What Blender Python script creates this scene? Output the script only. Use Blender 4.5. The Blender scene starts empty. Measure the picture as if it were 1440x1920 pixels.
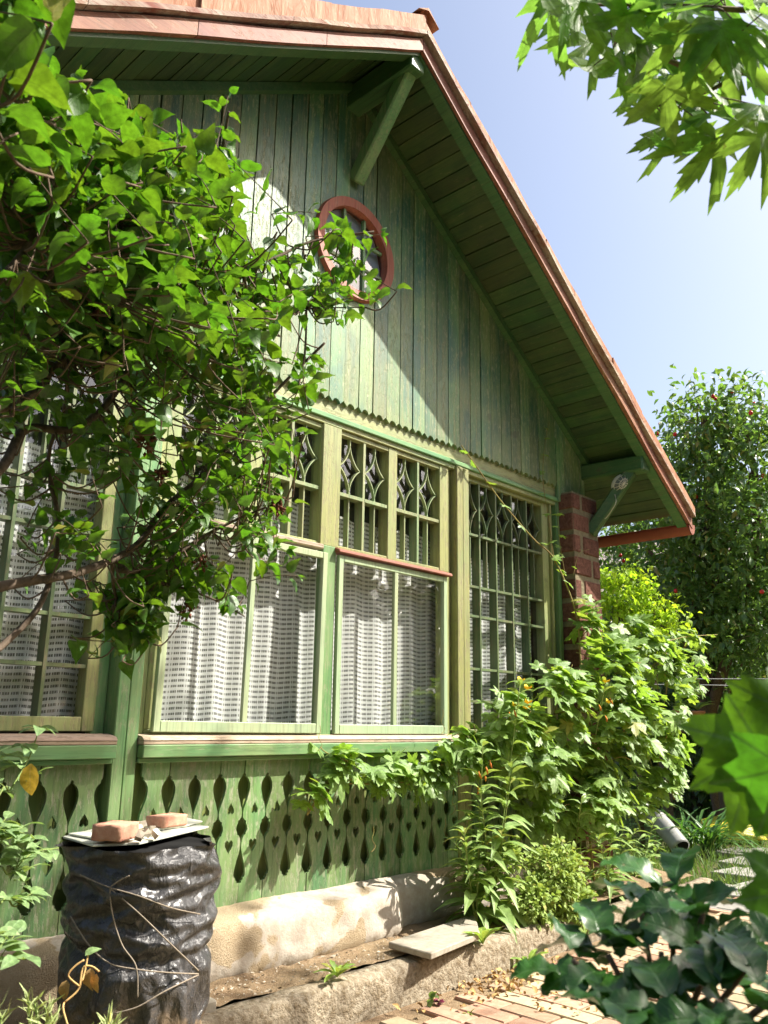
import bpy, bmesh, math, random
import numpy as np
from mathutils import Vector, Matrix, noise
from mathutils.geometry import tessellate_polygon
sc = bpy.context.scene
COL = sc.collection
random.seed(7)
rnd = random.Random(11)
U = rnd.uniform

# ---------------------------------------------------------------- camera
CAM = Vector((0.0, -3.4, 1.5))
CR = Vector((0.68521417, -0.72817091, 0.01576923))
CU = Vector((-0.18749617, -0.1554314, 0.96988982))
CF = Vector((0.70379452, 0.66753892, 0.24303306))
FPX = 1569.5                      # focal length in pixels of the 1440 x 1920 photograph
cam_data = bpy.data.cameras.new('camera')
cam = bpy.data.objects.new('camera', cam_data)
COL.objects.link(cam)
m = Matrix((CR, CU, -CF)).transposed().to_4x4()
m.translation = CAM
cam.matrix_world = m
cam_data.sensor_fit = 'VERTICAL'
cam_data.sensor_height = 36.0
cam_data.sensor_width = 27.0
cam_data.lens = FPX / 1920 * 36.0
cam_data.clip_start = 0.02
cam_data.clip_end = 500
cam_data.dof.use_dof = True
cam_data.dof.focus_distance = 4.6
cam_data.dof.aperture_fstop = 11.0
sc.camera = cam

# ---------------------------------------------------------------- sky, sun, exposure
SUN = Vector((1.105, -1.0, 1.587)).normalized()      # towards the sun
w = bpy.data.worlds.new('World')
sc.world = w
w.use_nodes = True
wn = w.node_tree.nodes
sky = wn.new('ShaderNodeTexSky')
sky.sky_type = 'NISHITA'
sky.sun_disc = False
sky.sun_elevation = math.asin(SUN.z)
sky.sun_rotation = math.atan2(SUN.x, SUN.y)
sky.air_density = 1.0
sky.dust_density = 5.0
sky.ozone_density = 1.0
wn['Background'].inputs['Strength'].default_value = 0.11
w.node_tree.links.new(sky.outputs[0], wn['Background'].inputs['Color'])
sl = bpy.data.lights.new('sun', 'SUN')
sl.energy = 5.0
sl.angle = math.radians(0.5)
sl.color = (1.0, 0.945, 0.84)
so = bpy.data.objects.new('sun', sl)
COL.objects.link(so)
so.rotation_euler = SUN.to_track_quat('Z', 'Y').to_euler()
so.location = (8, -8, 12)
sc.view_settings.view_transform = 'Standard'
sc.view_settings.look = 'None'
sc.view_settings.exposure = 1.27
sc.view_settings.gamma = 1.0
sc.view_settings.use_curve_mapping = False
sc.render.engine = 'CYCLES'
sc.cycles.max_bounces = 10
sc.cycles.diffuse_bounces = 4
sc.cycles.transparent_max_bounces = 16
sc.cycles.transmission_bounces = 6
sc.cycles.use_denoising = True

# ---------------------------------------------------------------- measuring helpers
def ray(px, py):
    return CF * FPX + CR * (px - 720) - CU * (py - 960)
def at(px, py, X=None, Y=None, Z=None, d=None):
    r = ray(px, py)
    if X is not None: t = (X - CAM.x) / r.x
    elif Y is not None: t = (Y - CAM.y) / r.y
    elif Z is not None: t = (Z - CAM.z) / r.z
    else: t = d / r.length
    return CAM + r * t
def proj(p):
    v = p - CAM
    z = v.dot(CF)
    if z < 0.05: return (-9999, -9999, z)
    return (720 + FPX * v.dot(CR) / z, 960 - FPX * v.dot(CU) / z, z)

# ---------------------------------------------------------------- object helpers
WL = {}                                            # world location of every object by name
def tag(o, label=None, cat=None, group=None, kind=None):
    if label: o['label'] = label
    if cat: o['category'] = cat
    if group: o['group'] = group
    if kind: o['kind'] = kind
    return o
def empty(name, loc, label=None, cat=None, group=None):
    o = bpy.data.objects.new(name, None)
    o.empty_display_size = 0.1
    COL.objects.link(o)
    o.location = loc
    WL[o.name] = Vector(loc)
    return tag(o, label, cat, group)
def link(name, me, loc, parent=None):
    o = bpy.data.objects.new(name, me)
    COL.objects.link(o)
    WL[o.name] = Vector(loc)
    if parent is not None:
        o.parent = parent
        o.location = Vector(loc) - WL[parent.name]
    else:
        o.location = loc
    return o
def leafobj(name, me, M, parent):
    o = bpy.data.objects.new(name, me)
    COL.objects.link(o)
    o.parent = parent
    o.matrix_basis = Matrix.Translation(-WL[parent.name]) @ M
    return o
def mesh(name, V, F, mat, smooth=False):
    me = bpy.data.meshes.new(name)
    me.from_pydata([tuple(v) for v in V], [], F)
    if mat is not None: me.materials.append(mat)
    if smooth: me.shade_smooth()
    me.update()
    return me
def build(name, V, F, mat, parent=None, smooth=False, origin=None):
    """world-space vertices -> one object with its origin at the centre of its box"""
    A = np.array([tuple(v) for v in V], dtype=float)
    o = (A.min(0) + A.max(0)) / 2 if origin is None else np.array(origin)
    me = mesh(name, A - o, F, mat, smooth)
    return link(name, me, Vector(o), parent)
BF = [(0, 3, 2, 1), (4, 5, 6, 7), (0, 1, 5, 4), (1, 2, 6, 5), (2, 3, 7, 6), (3, 0, 4, 7)]
class MB:
    def __init__(s): s.V = []; s.F = []
    def add(s, V, F):
        n = len(s.V)
        s.V += [Vector(v) for v in V]
        s.F += [tuple(i + n for i in f) for f in F]
        return s
    def box(s, x0, x1, y0, y1, z0, z1):
        return s.add([(x0, y0, z0), (x1, y0, z0), (x1, y1, z0), (x0, y1, z0), (x0, y0, z1), (x1, y0, z1), (x1, y1, z1), (x0, y1, z1)], BF)
    def bar(s, p, q, a, b, up=(0, 0, 1)):
        p = Vector(p); q = Vector(q); d = (q - p).normalized()
        x = d.cross(Vector(up)).normalized(); y = x.cross(d)
        c = [(-a, -b), (a, -b), (a, b), (-a, b)]
        return s.add([e + x * u / 2 + y * v / 2 for e in (p, q) for u, v in c], [(0, 1, 2, 3), (7, 6, 5, 4), (0, 4, 5, 1), (1, 5, 6, 2), (2, 6, 7, 3), (3, 7, 4, 0)])
    def plate(s, outer, holes=(), y0=0.0, y1=0.02):
        """outline in XZ, thickness from y0 (front) to y1"""
        loops = [[Vector((x, z, 0)) for x, z in L] for L in [outer] + list(holes)]
        flat = [v for L in loops for v in L]
        n = len(flat)
        T = tessellate_polygon(loops)
        V = [(v.x, y0, v.y) for v in flat] + [(v.x, y1, v.y) for v in flat]
        F = []
        for a, b, c in T:
            nz = (flat[b] - flat[a]).cross(flat[c] - flat[a]).z
            if nz < 0: a, b, c = c, b, a
            F += [(a, b, c), (c + n, b + n, a + n)]
        k = 0
        for L in loops:
            for i in range(len(L)):
                j = (i + 1) % len(L)
                F.append((k + i, k + i + n, k + j + n, k + j))
            k += len(L)
        return s.add(V, F)
    def tube(s, P, R, n=6):
        P = [Vector(p) for p in P]
        if not hasattr(R, '__len__'): R = [R] * len(P)
        V = []; F = []
        ref = Vector((0.31, 0.17, 0.93))
        for i, p in enumerate(P):
            d = (P[min(i + 1, len(P) - 1)] - P[max(i - 1, 0)])
            d = d.normalized() if d.length > 1e-9 else Vector((0, 0, 1))
            if abs(d.dot(ref)) > 0.97: ref = Vector((0.9, 0.3, 0.1))
            x = d.cross(ref).normalized(); y = d.cross(x)
            V += [p + (x * math.cos(2 * math.pi * k / n) + y * math.sin(2 * math.pi * k / n)) * R[i] for k in range(n)]
        for i in range(len(P) - 1):
            for k in range(n):
                F.append((i * n + k, i * n + (k + 1) % n, (i + 1) * n + (k + 1) % n, (i + 1) * n + k))
        F.append(tuple(reversed(range(n)))); F.append(tuple((len(P) - 1) * n + k for k in range(n)))
        return s.add(V, F)
    def build(s, name, mat, parent=None, smooth=False, bevel=0.0, origin=None):
        o = build(name, s.V, s.F, mat, parent, smooth, origin)
        bm = bmesh.new(); bm.from_mesh(o.data)
        if bevel:
            ed = [e for e in bm.edges if len(e.link_faces) == 2 and e.calc_face_angle(0) > 0.6]
            bmesh.ops.bevel(bm, geom=ed, offset=bevel, segments=1, affect='EDGES', clamp_overlap=True)
        bmesh.ops.recalc_face_normals(bm, faces=bm.faces)
        bm.to_mesh(o.data); bm.free()
        if smooth: o.data.shade_smooth()
        return o

# ---------------------------------------------------------------- materials
def new_mat(name):
    M = bpy.data.materials.new(name); M.use_nodes = True
    return M, M.node_tree.nodes, M.node_tree.links
class NT:
    """small node builder"""
    def __init__(s, name):
        s.M, s.n, s.l = new_mat(name)
        s.b = s.n['Principled BSDF']
        s.out = s.n['Material Output']
    def node(s, t, **k):
        n = s.n.new(t)
        for a, v in k.items(): setattr(n, a, v)
        return n
    def put(s, sock, v):
        if isinstance(v, bpy.types.NodeSocket): s.l.new(v, sock)
        elif isinstance(v, tuple) and len(v) == 3 and sock.type == 'RGBA': sock.default_value = (*v, 1)
        else: sock.default_value = v
    def coord(s, kind='Object'):
        return s.node('ShaderNodeTexCoord').outputs[kind]
    def mapping(s, vec, scale=(1, 1, 1), loc=(0, 0, 0), rot=(0, 0, 0)):
        n = s.node('ShaderNodeMapping')
        s.put(n.inputs['Vector'], vec); s.put(n.inputs['Scale'], scale); s.put(n.inputs['Location'], loc); s.put(n.inputs['Rotation'], rot)
        return n.outputs[0]
    def noise(s, vec, scale=5, detail=4, rough=0.55, dist=0.0):
        n = s.node('ShaderNodeTexNoise')
        s.put(n.inputs['Vector'], vec); s.put(n.inputs['Scale'], scale); s.put(n.inputs['Detail'], detail)
        s.put(n.inputs['Roughness'], rough); s.put(n.inputs['Distortion'], dist)
        return n.outputs[0]
    def ramp(s, v, a, b, lo=0.0, hi=1.0):
        n = s.node('ShaderNodeMapRange', interpolation_type='SMOOTHSTEP')
        s.put(n.inputs[0], v); s.put(n.inputs[1], a); s.put(n.inputs[2], b); s.put(n.inputs[3], lo); s.put(n.inputs[4], hi)
        return n.outputs[0]
    def math(s, op, a, b=0.0, c=None):
        n = s.node('ShaderNodeMath', operation=op)
        s.put(n.inputs[0], a); s.put(n.inputs[1], b)
        if c is not None: s.put(n.inputs[2], c)
        return n.outputs[0]
    def vadd(s, a, b):
        n = s.node('ShaderNodeVectorMath', operation='ADD'); s.put(n.inputs[0], a); s.put(n.inputs[1], b); return n.outputs[0]
    def mix(s, f, a, b):
        n = s.node('ShaderNodeMix', data_type='RGBA')
        s.put(n.inputs[0], f); s.put(n.inputs[6], a); s.put(n.inputs[7], b)
        return n.outputs[2]
    def hsv(s, col, h=0.5, sa=1.0, v=1.0):
        n = s.node('ShaderNodeHueSaturation')
        s.put(n.inputs['Hue'], h); s.put(n.inputs['Saturation'], sa); s.put(n.inputs['Value'], v); s.put(n.inputs['Color'], col)
        return n.outputs[0]
    def orand(s): return s.node('ShaderNodeObjectInfo').outputs['Random']
    def irand(s): return s.node('ShaderNodeNewGeometry').outputs['Random Per Island']
    def rand(s): return s.math('FRACT', s.math('ADD', s.orand(), s.irand()))
    def rvec(s, k=37.0):
        n = s.node('ShaderNodeCombineXYZ'); r = s.orand()
        s.put(n.inputs[0], s.math('MULTIPLY', r, k)); s.put(n.inputs[1], s.math('MULTIPLY', r, k * 1.7)); s.put(n.inputs[2], s.math('MULTIPLY', r, k * 0.6))
        return n.outputs[0]
    def bump(s, h, strength=0.3, dist=0.01):
        n = s.node('ShaderNodeBump'); s.put(n.inputs['Height'], h); s.put(n.inputs['Strength'], strength); s.put(n.inputs['Distance'], dist)
        s.l.new(n.outputs[0], s.b.inputs['Normal'])
    def fin(s, col=None, rough=0.6, spec=0.3, metal=0.0):
        if col is not None: s.put(s.b.inputs['Base Color'], col)
        s.put(s.b.inputs['Roughness'], rough); s.put(s.b.inputs['Specular IOR Level'], spec); s.put(s.b.inputs['Metallic'], metal)
        return s.M
AXS = {'z': (1, 1, 0.035), 'x': (0.035, 1, 1), 'y': (1, 0.035, 1)}
def painted(name, cA, cB, cC, wood=(0.30, 0.26, 0.20), axis='z', wear=0.35, stripe=0.5, jit=0.22, rough=0.45, bump=0.35, spec=0.5):
    t = NT(name)
    o = t.vadd(t.coord(), t.rvec())
    g = t.mapping(o, AXS[axis])
    patch = t.noise(t.mapping(o, (1, 1, 0.45) if axis == 'z' else (0.45, 1, 1)), 4.0, 3, 0.6, 0.4)
    streak = t.noise(g, 85, 6, 0.75)
    streak2 = t.noise(g, 34, 4, 0.6)
    peel = t.noise(t.mapping(o, (1, 1, 0.3) if axis == 'z' else ((0.3, 1, 1) if axis == 'x' else (1, 0.3, 1))), 60, 6, 0.75)
    col = t.mix(t.ramp(patch, 0.38, 0.62), cA, cB)
    pos = t.node('ShaderNodeNewGeometry').outputs['Position']
    col = t.mix(t.math('MULTIPLY', t.ramp(t.noise(pos, 1.6, 3, 0.55, 0.5), 0.48, 0.66), 0.45), col, cC)
    col = t.mix(t.math('MULTIPLY', t.ramp(t.noise(t.mapping(pos, (1.0, 1.0, 0.4), (3.3, 1.7, 5.1)), 3.1, 3, 0.6, 0.3), 0.52, 0.68), 0.55), col, t.hsv(cB, 0.51, 1.0, 0.7))
    col = t.mix(t.math('MULTIPLY', t.ramp(streak2, 0.42, 0.68), stripe), col, cC)
    col = t.mix(t.math('MULTIPLY', t.ramp(streak, 0.48, 0.66), 0.6), col, t.hsv(col, 0.5, 0.95, 0.4))
    pm = t.math('MULTIPLY', t.ramp(peel, 0.62 - 0.22 * wear, 0.70 - 0.16 * wear), min(1.0, 0.35 + wear))
    pm = t.math('MULTIPLY', pm, t.ramp(streak2, 0.35, 0.6, 0.35, 1.0))
    col = t.mix(pm, col, wood)
    knot = t.noise(o, 9, 2, 0.4)
    col = t.mix(t.math('MULTIPLY', t.ramp(knot, 0.70, 0.78), 0.5), col, (0.10, 0.09, 0.05))
    col = t.hsv(col, t.math('MULTIPLY_ADD', t.orand(), 0.03, 0.485), 1.0, t.math('MULTIPLY_ADD', t.orand(), jit * 2, 1.0 - jit))
    h = t.math('ADD', t.math('MULTIPLY', streak, 0.7), t.math('MULTIPLY', pm, -0.5))
    t.bump(h, bump, 0.004)
    return t.fin(col, t.math('MULTIPLY_ADD', pm, 0.25, rough), spec)
M = {}
M['gable'] = painted('gable_paint', (0.095, 0.215, 0.075), (0.03, 0.125, 0.075), (0.26, 0.29, 0.095), (0.36, 0.37, 0.22), 'z', 0.52, 0.55, 0.26, 0.46, 0.8, 0.8)
M['picket'] = painted('picket_paint', (0.085, 0.205, 0.085), (0.14, 0.24, 0.08), (0.22, 0.29, 0.125), (0.29, 0.31, 0.20), 'z', 0.60, 0.55, 0.22, bump=0.6)
M['backing'] = painted('backing_paint', (0.20, 0.25, 0.07), (0.15, 0.22, 0.07), (0.27, 0.29, 0.09), axis='z', wear=0.2)
M['post'] = painted('post_paint', (0.10, 0.25, 0.09), (0.16, 0.29, 0.12), (0.25, 0.33, 0.14), (0.27, 0.28, 0.17), 'z', 0.45, 0.5, 0.12, bump=0.5)
M['frame_z'] = painted('frame_paint_upright', (0.27, 0.29, 0.10), (0.24, 0.29, 0.12), (0.35, 0.34, 0.15), (0.24, 0.21, 0.11), 'z', 0.55, 0.55, 0.12, bump=0.5)
M['frame_x'] = painted('frame_paint_level', (0.27, 0.29, 0.10), (0.22, 0.28, 0.12), (0.35, 0.34, 0.15), (0.24, 0.21, 0.11), 'x', 0.55, 0.55, 0.12, bump=0.5)
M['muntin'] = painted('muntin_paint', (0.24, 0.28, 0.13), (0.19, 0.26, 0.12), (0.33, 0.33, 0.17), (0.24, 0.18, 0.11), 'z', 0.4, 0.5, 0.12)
M['muntin_shaded'] = painted('shaded_muntin_paint', (0.11, 0.16, 0.065), (0.085, 0.135, 0.06), (0.17, 0.18, 0.08), (0.20, 0.15, 0.09), 'z', 0.45, 0.5, 0.15)  # muntin paint darkened to put the shade of the side bays into colour
M['sash'] = painted('sash_paint', (0.31, 0.39, 0.23), (0.28, 0.37, 0.22), (0.36, 0.40, 0.23), (0.30, 0.30, 0.19), 'z', 0.12, 0.35, 0.06, 0.5, 0.2)
M['sill'] = painted('sill_paint', (0.09, 0.25, 0.10), (0.14, 0.28, 0.11), (0.22, 0.31, 0.13), (0.27, 0.27, 0.17), 'x', 0.3, 0.4, 0.1)
M['sill_bare'] = painted('bare_sill_wood', (0.42, 0.31, 0.23), (0.36, 0.27, 0.20), (0.48, 0.40, 0.31), (0.26, 0.20, 0.14), 'x', 0.5, 0.6, 0.1, 0.7, 0.6, 0.2)
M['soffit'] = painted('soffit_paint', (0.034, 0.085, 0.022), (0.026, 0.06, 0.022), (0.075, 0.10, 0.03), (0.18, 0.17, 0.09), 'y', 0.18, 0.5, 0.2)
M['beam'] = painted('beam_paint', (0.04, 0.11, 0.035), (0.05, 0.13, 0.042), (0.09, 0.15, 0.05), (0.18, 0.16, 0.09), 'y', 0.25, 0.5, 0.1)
M['fascia'] = painted('red_brown_paint', (0.26, 0.09, 0.05), (0.20, 0.065, 0.04), (0.31, 0.14, 0.085), (0.42, 0.34, 0.27), 'x', 0.30, 0.4, 0.12, 0.62, 0.5, 0.3)
M['lip'] = painted('peeling_lip', (0.36, 0.27, 0.20), (0.24, 0.10, 0.065), (0.42, 0.37, 0.30), (0.24, 0.09, 0.06), 'x', 0.5, 0.6, 0.1, 0.75, 0.5, 0.2)
M['ring'] = painted('salmon_paint', (0.42, 0.15, 0.085), (0.34, 0.115, 0.065), (0.46, 0.22, 0.14), (0.42, 0.30, 0.22), 'z', 0.2, 0.4, 0.05, 0.6, 0.4, 0.3)
def metal_sheet():
    t = NT('painted_sheet_metal')
    o = t.vadd(t.coord(), t.rvec())
    a = t.noise(t.mapping(o, (1, 1, 0.35)), 9, 3, 0.55, 1.0); b = t.noise(t.mapping(o, (1, 1, 0.25)), 60, 4, 0.7)
    col = t.mix(t.ramp(a, 0.35, 0.65), (0.30, 0.125, 0.065), (0.36, 0.19, 0.115))
    col = t.mix(t.math('MULTIPLY', t.ramp(b, 0.52, 0.7), 0.55), col, (0.42, 0.30, 0.22))
    t.bump(t.math('ADD', a, t.math('MULTIPLY', b, 0.05)), 0.4, 0.05)
    return t.fin(col, 0.7, 0.15)
M['sheet'] = metal_sheet()
def simple(name, c1, c2=None, scale=20, rough=0.7, spec=0.2, bump=0.3, dist=0.004, metal=0.0, jit=0.0, detail=5):
    t = NT(name)
    o = t.vadd(t.coord(), t.rvec())
    n = t.noise(o, scale, detail, 0.65)
    col = t.mix(t.ramp(n, 0.3, 0.7), c1, c2 or c1)
    if jit: col = t.hsv(col, 0.5, 1.0, t.math('MULTIPLY_ADD', t.orand(), 2 * jit, 1 - jit))
    if bump: t.bump(n, bump, dist)
    return t.fin(col, rough, spec, metal)
M['blind'] = simple('faded_paper', (0.26, 0.29, 0.36), (0.33, 0.35, 0.40), 4, 0.9, 0.1, 0.1)
M['gutter'] = simple('gutter_paint', (0.27, 0.06, 0.035), (0.22, 0.05, 0.03), 12, 0.45, 0.4, 0.1)
M['dark'] = simple('room_lining', (0.10, 0.085, 0.07), (0.07, 0.06, 0.05), 3, 0.9, 0.1, 0)
M['pot'] = simple('terracotta', (0.42, 0.17, 0.09), (0.50, 0.24, 0.14), 9, 0.8, 0.2)
M['slab'] = simple('pale_concrete', (0.36, 0.33, 0.27), (0.28, 0.25, 0.20), 30, 0.9, 0.1, 0.4, 0.004)
M['grey_slab'] = simple('grey_concrete', (0.24, 0.23, 0.21), (0.30, 0.29, 0.26), 20, 0.9, 0.1, 0.4, 0.006, jit=0.15)
M['pipe'] = simple('grey_pvc', (0.30, 0.30, 0.29), (0.22, 0.22, 0.21), 8, 0.4, 0.4, 0.05)
M['bark'] = simple('bark', (0.075, 0.055, 0.04), (0.13, 0.10, 0.075), 60, 0.9, 0.1, 0.8, 0.004)
M['twig'] = simple('twig_bark', (0.11, 0.075, 0.05), (0.17, 0.12, 0.085), 60, 0.8, 0.2, 0.3, 0.002)
M['stem'] = simple('green_stem', (0.16, 0.24, 0.06), (0.22, 0.26, 0.08), 20, 0.6, 0.2, 0)
M['vinestem'] = simple('vine_stem', (0.30, 0.27, 0.08), (0.24, 0.16, 0.07), 12, 0.7, 0.2, 0.2)
M['hole'] = simple('drum_black_pipe_shade', (0.02, 0.02, 0.02), None, 5, 0.9, 0.0, 0)
M['cream_plastic'] = simple('cream_plastic', (0.62, 0.60, 0.50), (0.55, 0.53, 0.44), 10, 0.4, 0.4, 0)
M['cord'] = simple('cord', (0.30, 0.25, 0.20), (0.20, 0.17, 0.13), 60, 0.8, 0.1, 0.2)
M['card'] = simple('pale_board', (0.60, 0.62, 0.52), (0.52, 0.55, 0.47), 6, 0.7, 0.2, 0.1)
M['rubble'] = simple('rubble', (0.48, 0.40, 0.30), (0.60, 0.54, 0.44), 30, 0.9, 0.1, 0.3, jit=0.3)
M['redbrick'] = simple('red_brick', (0.52, 0.24, 0.17), (0.60, 0.34, 0.24), 45, 0.9, 0.1, 0.9, 0.004)
M['seedhead'] = simple('seed_head', (0.20, 0.07, 0.04), (0.11, 0.05, 0.03), 30, 0.8, 0.2, 0.2)
M['cherry'] = simple('cherry_skin', (0.55, 0.02, 0.02), (0.38, 0.01, 0.015), 5, 0.25, 0.5, 0)
M['yellow'] = simple('yellow_petal', (0.80, 0.60, 0.03), (0.75, 0.45, 0.02), 20, 0.6, 0.2, 0)
M['orange'] = simple('wilted_petal', (0.65, 0.25, 0.03), (0.5, 0.15, 0.03), 20, 0.7, 0.2, 0)
M['yellowbag'] = simple('yellow_plastic', (0.75, 0.62, 0.06), (0.62, 0.50, 0.05), 14, 0.35, 0.5, 0.6, 0.03)
M['blue'] = simple('blue_plastic', (0.03, 0.12, 0.60), None, 5, 0.4, 0.4, 0)
M['drybrown'] = simple('dry_leaf', (0.38, 0.22, 0.09), (0.55, 0.38, 0.16), 20, 0.8, 0.1, 0.2, jit=0.3)
M['wire'] = simple('line_wire', (0.5, 0.5, 0.52), None, 5, 0.4, 0.5, 0)
M['purple'] = simple('dark_petal', (0.10, 0.01, 0.03), (0.16, 0.02, 0.05), 20, 0.6, 0.2, 0)
def stucco():
    t = NT('rough_stucco')
    o = t.coord()
    big = t.noise(o, 2.2, 3, 0.5, 0.8); mid = t.noise(o, 14, 5, 0.7); fine = t.noise(o, 160, 4, 0.7)
    rough = t.mix(t.ramp(mid, 0.3, 0.7), (0.34, 0.26, 0.16), (0.42, 0.33, 0.22))
    rough = t.mix(t.math('MULTIPLY', t.ramp(fine, 0.4, 0.7), 0.5), rough, (0.48, 0.41, 0.30))
    smoothp = t.mix(t.ramp(mid, 0.35, 0.65), (0.44, 0.40, 0.34), (0.36, 0.31, 0.25))
    pm = t.ramp(t.math('ADD', big, t.math('MULTIPLY', mid, 0.12)), 0.55, 0.575)
    col = t.mix(pm, rough, smoothp)
    h = t.math('ADD', t.math('MULTIPLY', fine, t.math('MULTIPLY_ADD', pm, -0.8, 0.9)), t.math('MULTIPLY', mid, 0.8))
    h = t.math('ADD', h, t.math('MULTIPLY', pm, 0.35))
    t.bump(h, 0.9, 0.012)
    return t.fin(col, 0.95, 0.1)
M['stucco'] = stucco()
def soil(name, c1, c2, c3):
    t = NT(name)
    o = t.coord()
    a = t.noise(o, 3, 4, 0.6); b = t.noise(o, 40, 6, 0.75); c = t.noise(o, 150, 3, 0.7)
    col = t.mix(t.ramp(a, 0.35, 0.65), c1, c2)
    col = t.mix(t.math('MULTIPLY', t.ramp(b, 0.5, 0.7), 0.8), col, c3)
    col = t.mix(t.math('MULTIPLY', t.ramp(c, 0.55, 0.75), 0.5), col, (0.46, 0.39, 0.29))
    t.bump(t.math('ADD', b, t.math('MULTIPLY', c, 0.5)), 0.9, 0.02)
    return t.fin(col, 1.0, 0.05)
M['soil'] = soil('dry_soil', (0.26, 0.18, 0.11), (0.31, 0.23, 0.14), (0.38, 0.30, 0.20))
M['ground'] = soil('garden_earth', (0.12, 0.09, 0.05), (0.10, 0.12, 0.04), (0.17, 0.13, 0.08))
M['kerb'] = simple('kerb_concrete', (0.38, 0.33, 0.25), (0.20, 0.155, 0.10), 38, 0.95, 0.1, 1.0, 0.02)
def paver_mat():
    t = NT('paver')
    o = t.vadd(t.coord(), t.rvec())
    n = t.noise(o, 28, 5, 0.7); r = t.orand()
    col = t.mix(t.ramp(r, 0.35, 0.65), (0.38, 0.22, 0.15), (0.40, 0.32, 0.20))
    col = t.mix(t.math('MULTIPLY', t.ramp(n, 0.4, 0.7), 0.5), col, (0.46, 0.37, 0.27))
    col = t.hsv(col, 0.5, 1.0, t.math('MULTIPLY_ADD', t.math('FRACT', t.math('MULTIPLY', r, 7.3)), 0.4, 0.75))
    t.bump(n, 0.5, 0.005)
    return t.fin(col, 0.9, 0.15)
M['paver'] = paver_mat()
def pillar_mat():
    t = NT('pillar_brick')
    o = t.vadd(t.coord(), t.rvec())
    n = t.noise(o, 30, 6, 0.75)
    col = t.mix(t.ramp(n, 0.3, 0.7), (0.10, 0.045, 0.035), (0.20, 0.095, 0.07))
    col = t.hsv(col, 0.5, 1.0, t.math('MULTIPLY_ADD', t.orand(), 0.5, 0.75))
    t.bump(n, 1.0, 0.015)
    return t.fin(col, 0.95, 0.1)
M['pillar'] = pillar_mat()
M['mortar'] = simple('mortar', (0.24, 0.20, 0.13), (0.16, 0.14, 0.09), 30, 1.0, 0.05, 0.8, 0.01)
def leaf_mat(name, c1, c2, tr, k=0.4, rough=0.42, spec=0.45, vein='pin', old=0.05, vs=0.6):
    t = NT(name)
    r = t.rand()
    uv = t.coord('UV')
    sp = t.node('ShaderNodeSeparateXYZ'); t.l.new(uv, sp.inputs[0])
    x, y = sp.outputs[0], sp.outputs[1]
    ax_ = t.math('ABSOLUTE', x)
    if vein == 'pin':
        mid = t.ramp(ax_, 0.012, 0.03, 1.0, 0.0)
        f = t.math('FRACT', t.math('MULTIPLY', t.math('SUBTRACT', y, t.math('MULTIPLY', ax_, 0.75)), 7.0))
        side = t.ramp(t.math('ABSOLUTE', t.math('SUBTRACT', f, 0.5)), 0.03, 0.10, 0.55, 0.0)
        vn = t.math('MAXIMUM', mid, side)
    else:
        an = t.math('ARCTAN2', ax_, y); rr = t.math('SQRT', t.math('ADD', t.math('MULTIPLY', x, x), t.math('MULTIPLY', y, y)))
        vn = None
        for d in (0.0, 0.82, 1.68):
            dd = t.math('MULTIPLY', t.math('ABSOLUTE', t.math('SUBTRACT', an, d)), rr)
            q = t.ramp(dd, 0.012, 0.028, 1.0, 0.0)
            f = t.math('FRACT', t.math('MULTIPLY', t.math('SUBTRACT', rr, t.math('MULTIPLY', dd, 0.9)), 6.5))
            s = t.math('MULTIPLY', t.ramp(t.math('ABSOLUTE', t.math('SUBTRACT', f, 0.5)), 0.03, 0.10, 0.5, 0.0), t.ramp(dd, 0.10, 0.26, 1.0, 0.0))
            q = t.math('MAXIMUM', q, s)
            vn = q if vn is None else t.math('MAXIMUM', vn, q)
    n = t.noise(t.vadd(t.mapping(uv, (1, 1, 1)), t.rvec()), 5, 4, 0.6)
    col = t.mix(t.ramp(r, 0.05, 0.95), c1, c2)
    col = t.hsv(col, 0.5, 1.0, t.ramp(n, 0.3, 0.7, 0.72, 1.28))
    r2 = t.math('FRACT', t.math('MULTIPLY', r, 13.7))
    yl = t.math('GREATER_THAN', r2, 1.0 - old)
    col = t.mix(t.math('MULTIPLY', yl, 0.75), col, (0.30, 0.27, 0.05))
    spot = t.math('MULTIPLY', t.ramp(t.noise(t.vadd(uv, t.rvec(11.0)), 9, 3, 0.6), 0.66, 0.72), t.math('GREATER_THAN', r2, 0.55))
    col = t.mix(t.math('MULTIPLY', spot, 0.6), col, (0.12, 0.08, 0.03))
    col = t.mix(t.math('MULTIPLY', vn, vs * 0.55), col, t.hsv(col, 0.49, 0.8, 2.0))
    t.fin(col, t.ramp(n, 0.3, 0.7, rough - 0.06, rough + 0.10), spec)
    t.bump(t.math('SUBTRACT', t.math('MULTIPLY', n, 0.4), vn), 0.25, 0.004)
    tl = t.node('ShaderNodeBsdfTranslucent')
    tcol = t.hsv(tr, t.math('MULTIPLY_ADD', r, 0.035, 0.482), 1.0, t.math('MULTIPLY', t.ramp(n, 0.3, 0.7, 0.7, 1.25), t.math('MULTIPLY_ADD', vn, -0.3 * vs, 1.0)))
    tcol = t.mix(t.math('MULTIPLY', spot, 0.7), tcol, (0.10, 0.07, 0.02))
    t.put(tl.inputs['Color'], tcol)
    mx = t.node('ShaderNodeMixShader'); mx.inputs[0].default_value = k
    t.l.new(t.b.outputs[0], mx.inputs[1]); t.l.new(tl.outputs[0], mx.inputs[2]); t.l.new(mx.outputs[0], t.out.inputs[0])
    return t.M
M['lilac'] = leaf_mat('lilac_leaf', (0.022, 0.075, 0.010), (0.06, 0.145, 0.016), (0.16, 0.36, 0.013), 0.34, 0.40, 0.4)
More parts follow.
